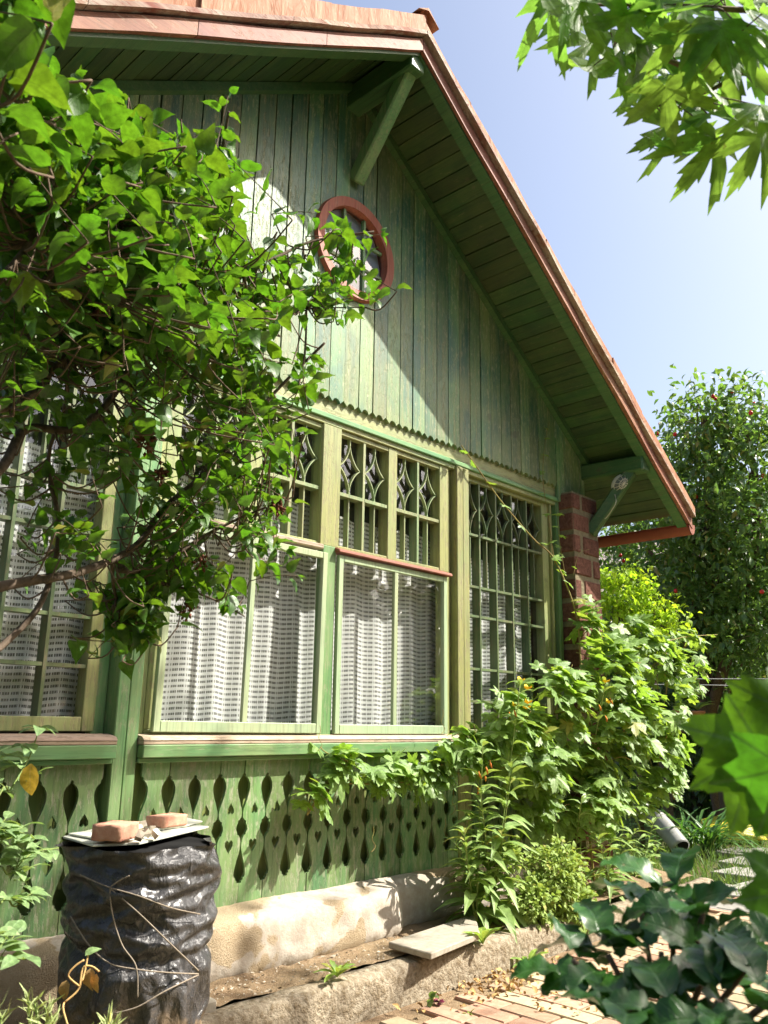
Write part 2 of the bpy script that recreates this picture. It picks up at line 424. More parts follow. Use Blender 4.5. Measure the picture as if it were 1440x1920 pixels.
M['grape'] = leaf_mat('grape_leaf', (0.13, 0.24, 0.055), (0.20, 0.32, 0.075), (0.38, 0.58, 0.05), 0.35, 0.48, 0.5, 'palm', 0.015)
M['maple'] = leaf_mat('maple_leaf', (0.06, 0.14, 0.025), (0.09, 0.19, 0.032), (0.24, 0.46, 0.05), 0.58, 0.5, 0.3, 'palm')
M['bigmaple'] = leaf_mat('broad_maple_leaf', (0.05, 0.14, 0.014), (0.08, 0.18, 0.018), (0.12, 0.30, 0.014), 0.42, 0.5, 0.3, 'palm', 0.0, 1.9)
M['mahonia'] = leaf_mat('mahonia_leaf', (0.016, 0.068, 0.010), (0.03, 0.10, 0.013), (0.05, 0.18, 0.015), 0.15, 0.33, 0.4, 'pin', 0.0, 0.9)
M['primrose'] = leaf_mat('primrose_leaf', (0.17, 0.28, 0.075), (0.23, 0.34, 0.10), (0.34, 0.50, 0.07), 0.3, 0.5, 0.4)
M['feverfew'] = leaf_mat('small_herb_leaf', (0.20, 0.30, 0.06), (0.26, 0.36, 0.09), (0.38, 0.50, 0.08), 0.3, 0.6, 0.3)
M['rosette'] = leaf_mat('rosette_leaf', (0.15, 0.27, 0.05), (0.24, 0.36, 0.06), (0.36, 0.52, 0.06), 0.35, 0.5, 0.3)
M['rose'] = leaf_mat('rose_leaf', (0.15, 0.25, 0.10), (0.20, 0.30, 0.12), (0.30, 0.45, 0.08), 0.3, 0.5, 0.3)
M['sprig'] = leaf_mat('herb_needle', (0.30, 0.38, 0.14), (0.38, 0.44, 0.18), (0.45, 0.52, 0.12), 0.3, 0.6, 0.2)
M['cherryleaf'] = leaf_mat('cherry_leaf', (0.05, 0.12, 0.03), (0.09, 0.17, 0.05), (0.22, 0.40, 0.05), 0.35, 0.35, 0.5)
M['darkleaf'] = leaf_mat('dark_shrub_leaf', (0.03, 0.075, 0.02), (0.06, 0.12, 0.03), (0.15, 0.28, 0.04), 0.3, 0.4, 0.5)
M['gold'] = leaf_mat('golden_shrub_leaf', (0.26, 0.40, 0.035), (0.36, 0.50, 0.05), (0.50, 0.74, 0.03), 0.5, 0.5, 0.3)
M['strap'] = leaf_mat('strap_leaf', (0.04, 0.12, 0.025), (0.06, 0.16, 0.03), (0.14, 0.32, 0.03), 0.3, 0.4, 0.4)
M['grass'] = leaf_mat('grass_blade', (0.06, 0.13, 0.03), (0.10, 0.18, 0.04), (0.20, 0.34, 0.04), 0.3, 0.6, 0.3)
M['yellowleaf'] = leaf_mat('yellowed_leaf', (0.55, 0.36, 0.05), (0.62, 0.45, 0.08), (0.7, 0.5, 0.06), 0.3, 0.6, 0.2)
def glass():
    t = NT('window_glass')
    n = t.noise(t.vadd(t.coord(), t.rvec()), 5, 2, 0.4); d = t.noise(t.coord(), 30, 5, 0.7)
    tr = t.node('ShaderNodeBsdfTransparent'); tr.inputs[0].default_value = (0.95, 0.97, 0.96, 1)
    gl = t.node('ShaderNodeBsdfGlossy'); gl.inputs['Roughness'].default_value = 0.015
    bp = t.node('ShaderNodeBump'); bp.inputs['Strength'].default_value = 0.11; bp.inputs['Distance'].default_value = 0.01
    t.l.new(n, bp.inputs['Height']); t.l.new(bp.outputs[0], gl.inputs['Normal'])
    ge = t.node('ShaderNodeNewGeometry')
    vm = t.node('ShaderNodeVectorMath', operation='DOT_PRODUCT')
    t.l.new(ge.outputs['Incoming'], vm.inputs[0]); t.l.new(ge.outputs['Normal'], vm.inputs[1])
    cs = t.math('ABSOLUTE', vm.outputs['Value'])
    fres = t.math('MULTIPLY_ADD', t.math('POWER', t.math('SUBTRACT', 1.0, cs), 5.0), 0.95, 0.05)
    di = t.node('ShaderNodeBsdfDiffuse'); di.inputs[0].default_value = (0.55, 0.53, 0.48, 1)
    m1 = t.node('ShaderNodeMixShader'); m2 = t.node('ShaderNodeMixShader')
    t.put(m2.inputs[0], t.ramp(d, 0.45, 0.8, 0.0, 0.05))
    f2 = t.math('MINIMUM', t.math('MULTIPLY', fres, 2.6), 1.0)
    t.put(m1.inputs[0], f2)
    t.l.new(tr.outputs[0], m1.inputs[1]); t.l.new(gl.outputs[0], m1.inputs[2])
    t.l.new(m1.outputs[0], m2.inputs[1]); t.l.new(di.outputs[0], m2.inputs[2]); t.l.new(m2.outputs[0], t.out.inputs[0])
    return t.M
M['glass'] = glass()
def curtain_mat():
    t = NT('checked_net')
    uv = t.coord('UV')
    sp = t.node('ShaderNodeSeparateXYZ'); t.l.new(uv, sp.inputs[0])
    u, v = sp.outputs[0], sp.outputs[1]
    jn = t.noise(t.mapping(uv, (3, 60, 1)), 3, 3, 0.6)
    vv = t.math('ADD', t.math('MULTIPLY', v, 1 / 0.026), t.math('MULTIPLY', jn, 0.25))
    row = t.math('FRACT', vv)
    band = t.ramp(t.math('ABSOLUTE', t.math('SUBTRACT', row, 0.5)), 0.19, 0.25)          # 1 = woven band, 0 = open row
    uu = t.math('FRACT', t.math('MULTIPLY', u, 1 / 0.085))
    l1 = t.math('LESS_THAN', t.math('ABSOLUTE', t.math('SUBTRACT', uu, 0.2)), 0.035)
    l2 = t.math('LESS_THAN', t.math('ABSOLUTE', t.math('SUBTRACT', uu, 0.34)), 0.025)
    l3 = t.math('LESS_THAN', t.math('ABSOLUTE', t.math('SUBTRACT', uu, 0.75)), 0.03)
    fine = t.math('LESS_THAN', t.math('FRACT', t.math('MULTIPLY', u, 1 / 0.0106)), 0.22)
    lines = t.math('MAXIMUM', t.math('MAXIMUM', l1, l2), l3)
    op = t.math('MAXIMUM', t.math('MULTIPLY', band, 0.92), t.math('MAXIMUM', lines, t.math('MULTIPLY', fine, 0.7)))
    op = t.math('MAXIMUM', op, 0.26)
    t.fin((0.90, 0.90, 0.89), 0.9, 0.1)
    tl = t.node('ShaderNodeBsdfTranslucent'); tl.inputs[0].default_value = (0.7, 0.7, 0.7, 1)
    m0 = t.node('ShaderNodeMixShader'); m0.inputs[0].default_value = 0.25
    t.l.new(t.b.outputs[0], m0.inputs[1]); t.l.new(tl.outputs[0], m0.inputs[2])
    tr = t.node('ShaderNodeBsdfTransparent')
    m1 = t.node('ShaderNodeMixShader'); t.put(m1.inputs[0], op)
    t.l.new(tr.outputs[0], m1.inputs[1]); t.l.new(m0.outputs[0], m1.inputs[2]); t.l.new(m1.outputs[0], t.out.inputs[0])
    return t.M
M['curtain'] = curtain_mat()
def plastic():
    t = NT('black_sheet_plastic')
    o = t.coord()
    sp = t.node('ShaderNodeSeparateXYZ'); t.l.new(o, sp.inputs[0])
    a = t.noise(o, 5, 4, 0.6, 0.5); b = t.noise(t.mapping(o, (1, 1, 0.5)), 22, 5, 0.6, 1.2); c = t.noise(o, 300, 2, 0.6)
    low = t.math('MULTIPLY', t.ramp(sp.outputs[2], 0.02, -0.20), t.ramp(a, 0.42, 0.56))
    col = t.mix(low, (0.046, 0.045, 0.048), (0.20, 0.14, 0.085))
    col = t.mix(t.math('MULTIPLY', t.ramp(c, 0.5, 0.7), 0.16), col, (0.35, 0.33, 0.30))
    vo = t.node('ShaderNodeTexVoronoi'); vo.inputs['Scale'].default_value = 17.0
    wr = t.noise(o, 6, 3, 0.6); sc_ = t.node('ShaderNodeVectorMath', operation='SCALE'); t.l.new(wr, sc_.inputs[0]); sc_.inputs['Scale'].default_value = 0.0
    cmb = t.node('ShaderNodeCombineXYZ'); t.put(cmb.inputs[0], t.math('MULTIPLY', wr, 0.12)); t.put(cmb.inputs[1], t.math('MULTIPLY', a, 0.12)); t.put(cmb.inputs[2], t.math('MULTIPLY', b, 0.10))
    t.put(vo.inputs['Vector'], t.vadd(t.mapping(o, (1, 1, 0.55)), cmb.outputs[0]))
    t.bump(t.math('ADD', t.math('MULTIPLY', vo.outputs['Distance'], 1.2), t.math('ADD', t.math('MULTIPLY', b, 0.35), t.math('MULTIPLY', a, 0.5))), 0.7, 0.018)
    return t.fin(col, t.ramp(a, 0.35, 0.65, 0.24, 0.42), 0.55)
M['plastic'] = plastic()
# ================================================================ GROUND
GZ = 0.27
def sheet(name, x0, x1, y0, y1, nx, ny, zf, mat, parent=None):
    V = []; F = []
    for j in range(ny + 1):
        for i in range(nx + 1):
            x = x0 + (x1 - x0) * i / nx; y = y0 + (y1 - y0) * j / ny
            V.append((x, y, zf(x, y)))
    for j in range(ny):
        for i in range(nx):
            a = j * (nx + 1) + i
            F.append((a, a + 1, a + nx + 2, a + nx + 1))
    return build(name, V, F, mat, parent, True)
N3 = lambda x, y, z: noise.noise(Vector((x, y, z)))
g = sheet('ground', -120, 160, -120, 160, 4, 4, lambda x, y: GZ - 0.05, M['ground']); tag(g, kind='structure')
g = sheet('soil_bed', -1.0, 6.5, -0.50, 0.0, 240, 30, lambda x, y: 0.428 + 0.014 * N3(x * 5, y * 5, 1) + 0.012 * N3(x * 18, y * 18, 2) + 0.05 * max(0, (y + 0.3)) , M['soil'])
tag(g, kind='structure')
# kerb: an old rough concrete edging
KV = []; KF = []
NK = 150
prof = [(-0.485, 0.39), (-0.492, 0.424), (-0.535, 0.428), (-0.588, 0.424), (-0.601, 0.410), (-0.607, 0.375), (-0.612, 0.335), (-0.622, 0.2)]
for i in range(NK + 1):
    x = 2.02 + (6.6 - 2.02) * i / NK
    for k, (y, z) in enumerate(prof):
        e = 0.5 if k in (0, 7) else (1.0 if k > 3 else .6)
        KV.append((x, y + 0.010 * e * N3(x * 14, z * 22, 3 + k * .2) + 0.012 * e * N3(x * 2.2, 1, 3) - 0.02 * (x > 4.6) * N3(x * 2, 1, 5), z + 0.008 * e * N3(x * 9, y * 9, 7) - (0.03 if x > 4.2 else 0) * min(1, max(0, x - 4.2) * 2)))
for i in range(NK):
    for k in range(len(prof) - 1):
        a = i * len(prof) + k
        KF.append((a, a + 1, a + len(prof) + 1, a + len(prof)))
n0 = len(KV) - len(prof)
KF += [tuple(range(len(prof) - 1, -1, -1)), tuple(n0 + k for k in range(len(prof)))]
tag(build('kerb', KV, KF, M['kerb'], None, True), kind='structure')

# paving: running bond, long edges at right angles to the house
def sand(x, y): return GZ - 0.006 + 0.003 * N3(x * 9, y * 9, 4)
pav = sheet('paving', 1.6, 8.4, -4.2, -0.62, 60, 40, sand, M['soil']); tag(pav, kind='structure')
PL, PW, PG = 0.255, 0.125, 0.009
pm = []
for k in range(6):
    r2 = random.Random(k)
    a, b, h = PL / 2 - PG / 2, PW / 2 - PG / 2, 0.028
    mb = MB()
    j = lambda s: s * r2.uniform(0.965, 1.0)
    V = [(j(-b), j(-a), -h), (j(b), j(-a), -h), (j(b), j(a), -h), (j(-b), j(a), -h)]
    top = [(x, y, 0.006 + r2.uniform(-0.002, 0.002)) for x, y, z in V]
    ins = [(x * 0.93, y * 0.96, 0.011 + r2.uniform(-0.001, 0.001)) for x, y, z in V]
    VV = V + top + ins
    F = []
    for L in (0, 4):
        for i in range(4): F.append((L + i, L + (i + 1) % 4, L + 4 + (i + 1) % 4, L + 4 + i))
    F.append((8, 9, 10, 11))
    pm.append(mesh('paver', VV, F, M['paver']))
slots = []
ix = 0
x = 1.66
while x < 8.3:
    y = -4.15 + (PL / 2 if ix % 2 else 0)
    while y < -0.74 + 0.05 * N3(x * 3, 0, 2):
        p = Vector((x, y, GZ + 0.004 * N3(x * 2, y * 2, 9)))
        px, py, z = proj(p)
        slots.append((z if (-60 < px < 1500 and 0 < py < 1990) else 99, x, y, p))
        y += PL
    x += PW; ix += 1
slots.sort(key=lambda s: s[0])
far = MB()
for k, (z, x, y, p) in enumerate(slots):
    rot = U(-0.025, 0.025)
    pm_ = pm[rnd.randrange(6)]
    if k < 290 and z < 99:
        o = link('paver', pm_, p, pav); o.rotation_euler = (U(-.012, .012), U(-.012, .012), rot)
    else:
        R = Matrix.Translation(p) @ Matrix.Rotation(rot, 4, 'Z')
        far.add([R @ v.co for v in pm_.vertices], [tuple(f.vertices) for f in pm_.polygons])
tag(far.build('outlying_pavers', M['paver'], pav), kind='stuff')

# ================================================================ HOUSE
AX, AZ, SL, SR = 3.203, 5.54, 0.64, 0.692
def roofz(x): return AZ - (SL * (AX - x) if x < AX else SR * (x - AX))
house = empty('green_cottage', (AX, 0.0, GZ), 'old green wooden cottage with shaped pickets, lattice windows and round gable window', 'house')
H = house
XL, XR, XE = 0.35, 5.95, 6.62
# ---- gable boards with scalloped feet
OX, OZ, OR = 3.245, 4.35, 0.30
BW = 0.1225
k0 = -22
for k in range(-23, 23):
    x0 = 3.194 + k * BW; x1 = x0 + BW
    if x1 < XL or x0 > XR - 0.02: continue
    x1 = min(x1, XR)
    ga, gb = U(.002, .0045), U(.002, .0045)
    if k in (-18, -15, -12, -9, -7, -5, 1): gb += U(.003, .007)
    a, b = x0 + ga, x1 - gb
    wv = b - a
    zb = 3.305 + U(-.003, .003)
    yo = -0.03 + U(-.003, .003)
    if x0 < 5.5:
        foot = [(a, zb + .026), (a + .24 * wv, zb)]
        foot += [(a + wv * (.5 - .24 * math.cos(math.pi * i / 6)), zb + .026 * math.sin(math.pi * i / 6)) for i in range(1, 6)]
        foot += [(a + .76 * wv, zb), (b, zb + .026)]
    else:
        foot = [(a, 3.2), (b, 3.2)]
    top = [(b, roofz(b) + .05), (a, roofz(a) + .05)]
    if a < AX < b: top.insert(1, (AX, AZ + .05))
    hz = lambda x: math.sqrt(max(0.0, OR * OR - (x - OX) ** 2))
    ina, inb = abs(a - OX) < OR, abs(b - OX) < OR
    if not ina and not inb:
        MB().plate(foot + top, y0=yo, y1=yo + .022).build('wall_board', M['gable'], H)
    elif ina and inb:
        xs = [a + (b - a) * i / 6 for i in range(7)]
        MB().plate(foot + [(x, OZ - hz(x)) for x in reversed(xs)], y0=yo, y1=yo + .022).build('wall_board', M['gable'], H)
        MB().plate([(x, OZ + hz(x)) for x in xs] + top, y0=yo, y1=yo + .022).build('wall_board', M['gable'], H)
    else:
        s = 1 if inb else -1
        e = b if inb else a
        th = math.acos(min(1, abs(e - OX) / OR))
        arc = [(OX - s * OR * math.cos(th * (1 - 2 * i / 8)), OZ - OR * math.sin(th * (1 - 2 * i / 8))) for i in range(9)]
        MB().plate(foot + arc + top if inb else foot + top + list(reversed(arc)), y0=yo, y1=yo + .022).build('wall_board', M['gable'], H)
# sarking behind the boards, side walls, floor: the closed shell of the house
mb = MB()
mb.plate([(XL, 3.28), (XR, 3.28), (XR, roofz(XR)), (AX, AZ), (XL, roofz(XL))], [[(OX + .28 * math.cos(a * math.pi / 12), OZ + .28 * math.sin(a * math.pi / 12)) for a in range(24)]], 0.0, 0.02)
mb.box(XL, XR, 3.0, 3.05, .3, 5.5).box(XL - .03, XL, 0.0, 3.05, .3, 3.7).box(XR - .02, XR, 0.0, 3.05, .3, 3.6).box(XL, XR, 0.06, 3.0, 3.27, 3.29).box(XL, XR, 0.06, 3.0, .3, .5)
mb.build('inner_lining', M['dark'], H)
# side wall outside (seen right of the pillar)
MB().box(XR, XR + .03, 0.02, 5.5, .3, 3.58).build('side_wall', M['gable'], H)
# ---- trim along soffit and wall
for s in (-1, 1):
    xe = XL if s < 0 else XR + .02
    P = [(AX, -.055, AZ - .035), (xe, -.055, roofz(xe) - .035)]
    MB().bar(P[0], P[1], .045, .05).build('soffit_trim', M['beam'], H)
# ---- soffit boards (run out from the wall to the verge)
def soffit(s, xe, pitch):
    x = AX + s * .02
    i = 0
    while s * (xe - x) > 0:
        a, b = x, x + s * (pitch - .006)
        if s * (b - xe) > 0: b = xe
        d = U(-.003, .003)
        yb = 3.0 if min(a, b) > XR - .05 else .0
        V = [(a, -.58, roofz(a) + d), (b, -.58, roofz(b) + d), (b, yb, roofz(b) + d), (a, yb, roofz(a) + d)]
        V += [(p[0], p[1], p[2] + .018) for p in V]
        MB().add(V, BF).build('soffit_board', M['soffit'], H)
        x += s * pitch; i += 1
soffit(-1, 0.15, .0955)
soffit(1, XE - .045, .091)
# ---- verge: rafter, red-brown fascia, peeling lip, sheet-metal flashing in lengths
def along(s, xa, xb, y0, y1, dz0, dz1, n=1, wob=0.0, seed=0):
    mb = MB(); V = []; F = []
    for i in range(n + 1):
        x = xa + (xb - xa) * i / n
        q = wob * N3(x * 3.1, seed, 5.5); q2 = wob * N3(x * 2.3, seed, 9.5)
        z = roofz(x) if (x - AX) * s > 1e-6 else AZ
        V += [(x, y0 + q2, z + dz0 + q), (x, y1, z + dz0 + q), (x, y1, z + dz1 + q), (x, y0 + q2, z + dz1 + q)]
    for i in range(n):
        a = i * 4
        for k in range(4): F.append((a + k, a + (k + 1) % 4, a + 4 + (k + 1) % 4, a + 4 + k))
    F += [(3, 2, 1, 0), (n * 4, n * 4 + 1, n * 4 + 2, n * 4 + 3)]
    return mb.add(V, F)
for s, xe in ((-1, .12), (1, XE)):
    along(s, AX, xe, -.60, -.52, -.115, -.002, 8, .006, s).build('verge_rafter', M['beam'], H)
    L = abs(xe - AX); nseg = 4
    for i in range(nseg):
        a = AX + s * L * i / nseg + s * .004; b = AX + s * L * (i + 1) / nseg
        along(s, a, b, -.628, -.60, -.095, -.012, 6, .010, s + i * .02).build('fascia_board', M['fascia'], H)
    for i in range(3):
        a = AX + s * L * i / 3 + s * .003; b = AX + s * L * (i + 1) / 3
        along(s, a, b, -.662, -.60, .004, .032, 8, .010, 3 + s).build('verge_lip', M['lip'], H)
    ns = 8
    for i in range(ns):
        a = AX + s * L * i / ns; b = AX + s * L * (i + 1.03) / ns
        top = .15 if s < 0 else .10
        along(s, a, b, -.650 - .003 * (i % 2), -.60, .034, top + U(-.006, .006), 8, .012, i).build('verge_flashing', M['sheet'], H)
    # roof slope above
    along(s, AX, xe - (.06 if s > 0 else 0), -.60, 5.6, .02, .095 if s > 0 else .14, 1).build('roof_slope', M['sheet'], H)
# ridge capping
MB().add([(AX - .09, -.67, AZ + .12), (AX, -.67, AZ + .185), (AX + .10, -.67, AZ + .10), (AX + .10, 5.6, AZ + .10), (AX, 5.6, AZ + .185), (AX - .09, 5.6, AZ + .12), (AX, -.67, AZ + .165), (AX, 5.6, AZ + .165)], [(0, 1, 4, 5), (1, 2, 3, 4), (0, 6, 1), (6, 2, 1)]).build('ridge_cap', M['sheet'], H)
# ---- ridge beam with strut, lower purlin with strut
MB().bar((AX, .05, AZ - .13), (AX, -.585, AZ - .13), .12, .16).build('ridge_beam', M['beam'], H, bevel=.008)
MB().bar((AX + .03, -.035, 4.83), (AX + .01, -.50, AZ - .17), .085, .10).build('ridge_strut', M['post'], H, bevel=.01)
PX = 5.97
MB().bar((PX, .05, 3.52), (PX, -.57, 3.50), .13, .13).build('eave_purlin', M['beam'], H, bevel=.014)
MB().bar((5.86, -.11, 2.98), (PX, -.44, 3.46), .10, .09).build('eave_strut', M['beam'], H, bevel=.01)
# ---- gutter along the right eave
gx, gz = XE + .005, roofz(XE) - .035
V = []; F = []
GRD = .088
ys = [-.62, 1.0, 3.0, 5.6]
for y in ys:
    for k in range(13):
        a = math.pi * (1 + k / 12)
        V.append((gx + .055 * math.cos(a), y, gz - .02 + GRD * math.sin(a)))
    for k in range(12, -1, -1):
        a = math.pi * (1 + k / 12)
        V.append((gx + .049 * math.cos(a), y, gz - .02 + (GRD - .006) * math.sin(a)))
for i in range(3):
    for k in range(26): F.append((i * 26 + k, i * 26 + (k + 1) % 26, (i + 1) * 26 + (k + 1) % 26, (i + 1) * 26 + k))
gut = build('gutter', V, F, M['gutter'], H, True)
MB().add([(gx + .055 * math.cos(math.pi * (1 + k / 12)), -.622, gz - .02 + GRD * math.sin(math.pi * (1 + k / 12))) for k in range(13)] + [(gx + .055 * math.cos(math.pi * (1 + k / 12)), -.612, gz - .02 + GRD * math.sin(math.pi * (1 + k / 12))) for k in range(13)],
         [tuple(range(13)), tuple(range(25, 12, -1))] + [(k, k + 13, (k + 1) % 13 + 13, (k + 1) % 13) for k in range(13)]).build('end_cap', M['fascia'], gut)

# ---- round gable window
ring = MB()
NR = 40
V = []; F = []
for i in range(NR):
    a = 2 * math.pi * i / NR
    c, s_ = math.cos(a), math.sin(a)
    for r, y in ((.275, .0), (.275, -.058), (.333, -.062), (.340, -.03)): V.append((OX + r * c, y, OZ + r * s_))
for i in range(NR):
    j = (i + 1) % NR
    for k in range(3): F.append((i * 4 + k, i * 4 + k + 1, j * 4 + k + 1, j * 4 + k))
oc = build('round_window', V, F, M['ring'], H, False)
bm = bmesh.new(); bm.from_mesh(oc.data); bmesh.ops.recalc_face_normals(bm, faces=bm.faces); bm.to_mesh(oc.data); bm.free()
cells = [-.268, -.088, .088, .268]
for v in (-.088, .088):
    h = math.sqrt(.268 ** 2 - v * v)
    MB().box(OX + v - .009, OX + v + .009, -.03, -.005, OZ - h, OZ + h).build('glazing_bar', M['post'], oc)
    MB().box(OX - h, OX + h, -.026, -.008, OZ + v - .009, OZ + v + .009).build('glazing_bar', M['post'], oc)
def clip_circle(x0, x1, z0, z1, R):
    pts = []
    for (xa, za, xb, zb) in ((x0, z0, x1, z0), (x1, z0, x1, z1), (x1, z1, x0, z1), (x0, z1, x0, z0)):
        for i in range(10):
            x = xa + (xb - xa) * i / 10; z = za + (zb - za) * i / 10
            r = math.hypot(x, z)
            if r > R: x, z = x * R / r, z * R / r
            pts.append((x, z))
    out = []
    for p in pts:
        if not out or math.hypot(p[0] - out[-1][0], p[1] - out[-1][1]) > 1e-4: out.append(p)
    return out
def pane(parent, outline, y, tilt=0.0):
    """flat glass pane; outline in XZ"""
    cx = sum(p[0] for p in outline) / len(outline); cz = sum(p[1] for p in outline) / len(outline)
    tx, tz = U(-tilt, tilt), U(-tilt, tilt)
    V = [(x, y + (x - cx) * tx + (z - cz) * tz, z) for x, z in outline]
    return build('pane', V, [tuple(range(len(V)))], M['glass'], parent)
def rect(x0, x1, z0, z1): return [(x0, z0), (x1, z0), (x1, z1), (x0, z1)]
for i in range(3):
    for j in range(3):
        if (i, j) in ((0, 2),): continue                     # one pane is broken out
        pane(oc, [(OX + x, OZ + z) for x, z in clip_circle(cells[i], cells[i + 1], cells[j], cells[j + 1], .266)], -.016, .02)

V = [(OX, .012, OZ)] + [(OX + .272 * math.cos(i * math.pi / 20), .012 + .008 * math.sin(i * .9), OZ + .272 * math.sin(i * math.pi / 20)) for i in range(40)]
build('paper_blind', V, [(0, 1 + (i + 1) % 40, 1 + i) for i in range(40)], M['blind'], oc)
# ---- head beam and moulding over the windows
MB().box(XL, 5.56, -.005, .07, 3.215, 3.335).build('head_beam', M['frame_x'], H, bevel=.003)
MB().box(XL, 5.56, -.028, .0, 3.195, 3.226).build('head_moulding', M['sill'], H, bevel=.004)
MB().box(XL, 5.56, -.012, .06, 3.165, 3.196).build('head_rail', M['frame_x'], H, bevel=.003)
# ---- posts
def post(x0, x1, z0, z1, y0=-.045, y1=.06, mat='post', name='post'):
    return MB().box(x0, x1, y0, y1, z0, z1).build(name, M[mat], H, bevel=.004)
post(1.895, 1.951, .66, 3.19); post(1.954, 2.012, .66, 3.19, -.042)
post(1.83, 1.893, .66, 3.19, .045, .09)
post(4.262, 4.328, .66, 3.19, -.03, .06, 'frame_z'); post(4.331, 4.398, .66, 3.19, -.026, .06, 'frame_z')
post(4.208, 4.232, 1.42, 3.165, .012, .05, 'frame_z', 'jamb_strip'); post(4.236, 4.260, 1.42, 3.165, .03, .06, 'frame_z', 'jamb_strip')
post(5.452, 5.478, 1.42, 3.165, .0, .06, 'frame_z', 'jamb_strip'); post(5.482, 5.512, 1.42, 3.165, .02, .06, 'frame_z', 'jamb_strip'); post(5.515, 5.558, .66, 3.19, -.02, .06, 'post')
post(2.015, 2.058, 1.42, 3.165, .0, .05, 'frame_z', 'jamb_strip')
# ---- tracery: a pointed lozenge with curved-in sides, one per light
def tracery(parent, cx, z0, z1, hw, y0, y1, mat):
    zm = (z0 + z1) / 2 - .01
    tk = .011
    def side(q):
        out = []
        for i in range(9):
            t = i / 8
            out.append((cx + (hw - q) * (t ** 1.8) , z1 - q * 1.6 - .02 - (z1 - q * 1.6 - .02 - zm) * (1 - (1 - t) ** 1.25) ))
        return out
    def loop(q, stem):
        ru = side(q)
        rl = [(x, 2 * zm - z) for x, z in reversed(ru[:-1])]
        right = ru + rl
        left = [(2 * cx - x, z) for x, z in reversed(right)]
        if stem:
            return [(cx + .006, z1), *right[1:-1], (cx + .006, z0), (cx - .006, z0), *left[1:-1], (cx - .006, z1)]
        return [p for i, p in enumerate(right + left[1:-1])]
    return MB().plate(loop(0, True), [loop(tk, False)], y0, y1).build('tracery', M[mat], parent)
# ---- upper windows of the middle bay
def upper(x0, x1, m0, m1, last):
    fr = MB()
    for a, b in ((x0, x0 + .075), (m0, m1), (last, x1)): fr.box(a, b, .0, .085, 2.45, 3.165)
    fr.box(x0, x1, .004, .05, 3.135, 3.163).box(x0, x1, .004, .05, 2.448, 2.470)
    wd = fr.build('upper_window', M['frame_z'], H, bevel=.003)
    for a, b in ((x0 + .075, m0), (m1, last)):
        c = (a + b) / 2
        MB().box(c - .009, c + .009, .008, .075, 2.47, 3.135).build('muntin', M['muntin'], wd)
        MB().box(a, c - .009, .006, .07, 2.768, 2.788).build('muntin', M['muntin'], wd)
        MB().box(c + .009, b, .006, .07, 2.768, 2.788).build('muntin', M['muntin'], wd)
        for p, q in ((a, c - .011), (c + .011, b)):
            h = (p + q) / 2
            MB().box(h - .0045, h + .0045, .022, .06, 2.47, 2.768).build('muntin', M['muntin'], wd)
            tracery(wd, h, 2.79, 3.135, (q - p) / 2 - .004, .022, .044, 'muntin')
            pane(wd, rect(p, q, 2.47, 2.779), .062, .006); pane(wd, rect(p, q, 2.779, 3.135), .062, .006)
upper(3.135, 4.205, 3.62, 3.70, 4.115)
upper(2.06, 3.131, 2.56, 2.64, 3.057)
MB().box(3.06, 3.205, -.012, .004, 2.45, 3.165).build('mullion', M['frame_z'], H, bevel=.004)
MB().box(2.06, 3.06, -.05, .02, 2.418, 2.446).build('transom_ledge', M['sill_bare'], H, bevel=.006)
MB().add([(3.165, -.062, 2.418), (4.17, -.066, 2.412), (4.17, .02, 2.412), (3.165, .02, 2.418), (3.165, -.058, 2.436), (4.17, -.062, 2.43), (4.17, .02, 2.458), (3.165, .02, 2.462)], BF).build('transom_ledge', M['fascia'], H, bevel=.004)
MB().box(3.075, 3.178, -.022, .03, 1.42, 2.45).build('mullion', M['post'], H, bevel=.004)
# ---- lower sashes (screens hung on the outside)
def sash(x0, x1, z0, z1, tilt=0.0, fwd=0.0):
    c = (x0 + x1) / 2
    T = lambda x, z: (x + (z - z0) * tilt, z - (x - x0) * tilt * .4)
    fr = MB()
    def bx(a, b, c_, d, y0, y1):
        V = [(*T(a, c_), y0), (*T(b, c_), y0), (*T(b, c_), y1), (*T(a, c_), y1), (*T(a, d), y0), (*T(b, d), y0), (*T(b, d), y1), (*T(a, d), y1)]
        return [(p[0], p[2] - fwd, p[1]) for p in V]
    w_ = .036
    for a, b, c_, d in ((x0, x0 + w_, z0, z1), (x1 - w_, x1, z0, z1), (x0 + w_, x1 - w_, z0, z0 + .05), (x0 + w_, x1 - w_, z1 - w_, z1)): fr.add(bx(a, b, c_, d, -.04, -.012), BF)
    wd = fr.build('lower_sash', M['sash'], H, bevel=.003)
    MB().add(bx(c - .014, c + .014, z0 + .05, z1 - w_, -.037, -.014), BF).build('muntin', M['sash'], wd)
    for a, b in ((x0 + w_, c - .014), (c + .014, x1 - w_)):
        o = [T(a, z0 + .05), T(b, z0 + .05), T(b, z1 - w_), T(a, z1 - w_)]
        pane(wd, o, -.022 - fwd, .004)
sash(3.186, 4.145, 1.432, 2.408)
sash(2.075, 3.078, 1.440, 2.405, .012, .012)
MB().box(2.06, 4.205, .0, .05, 1.40, 1.452).build('bottom_rail', M['frame_x'], H, bevel=.003)
for a, b in ((2.06, 2.10), (4.13, 4.205)): MB().box(a, b, .0, .05, 1.452, 2.45).build('stile', M['frame_z'], H, bevel=.003)
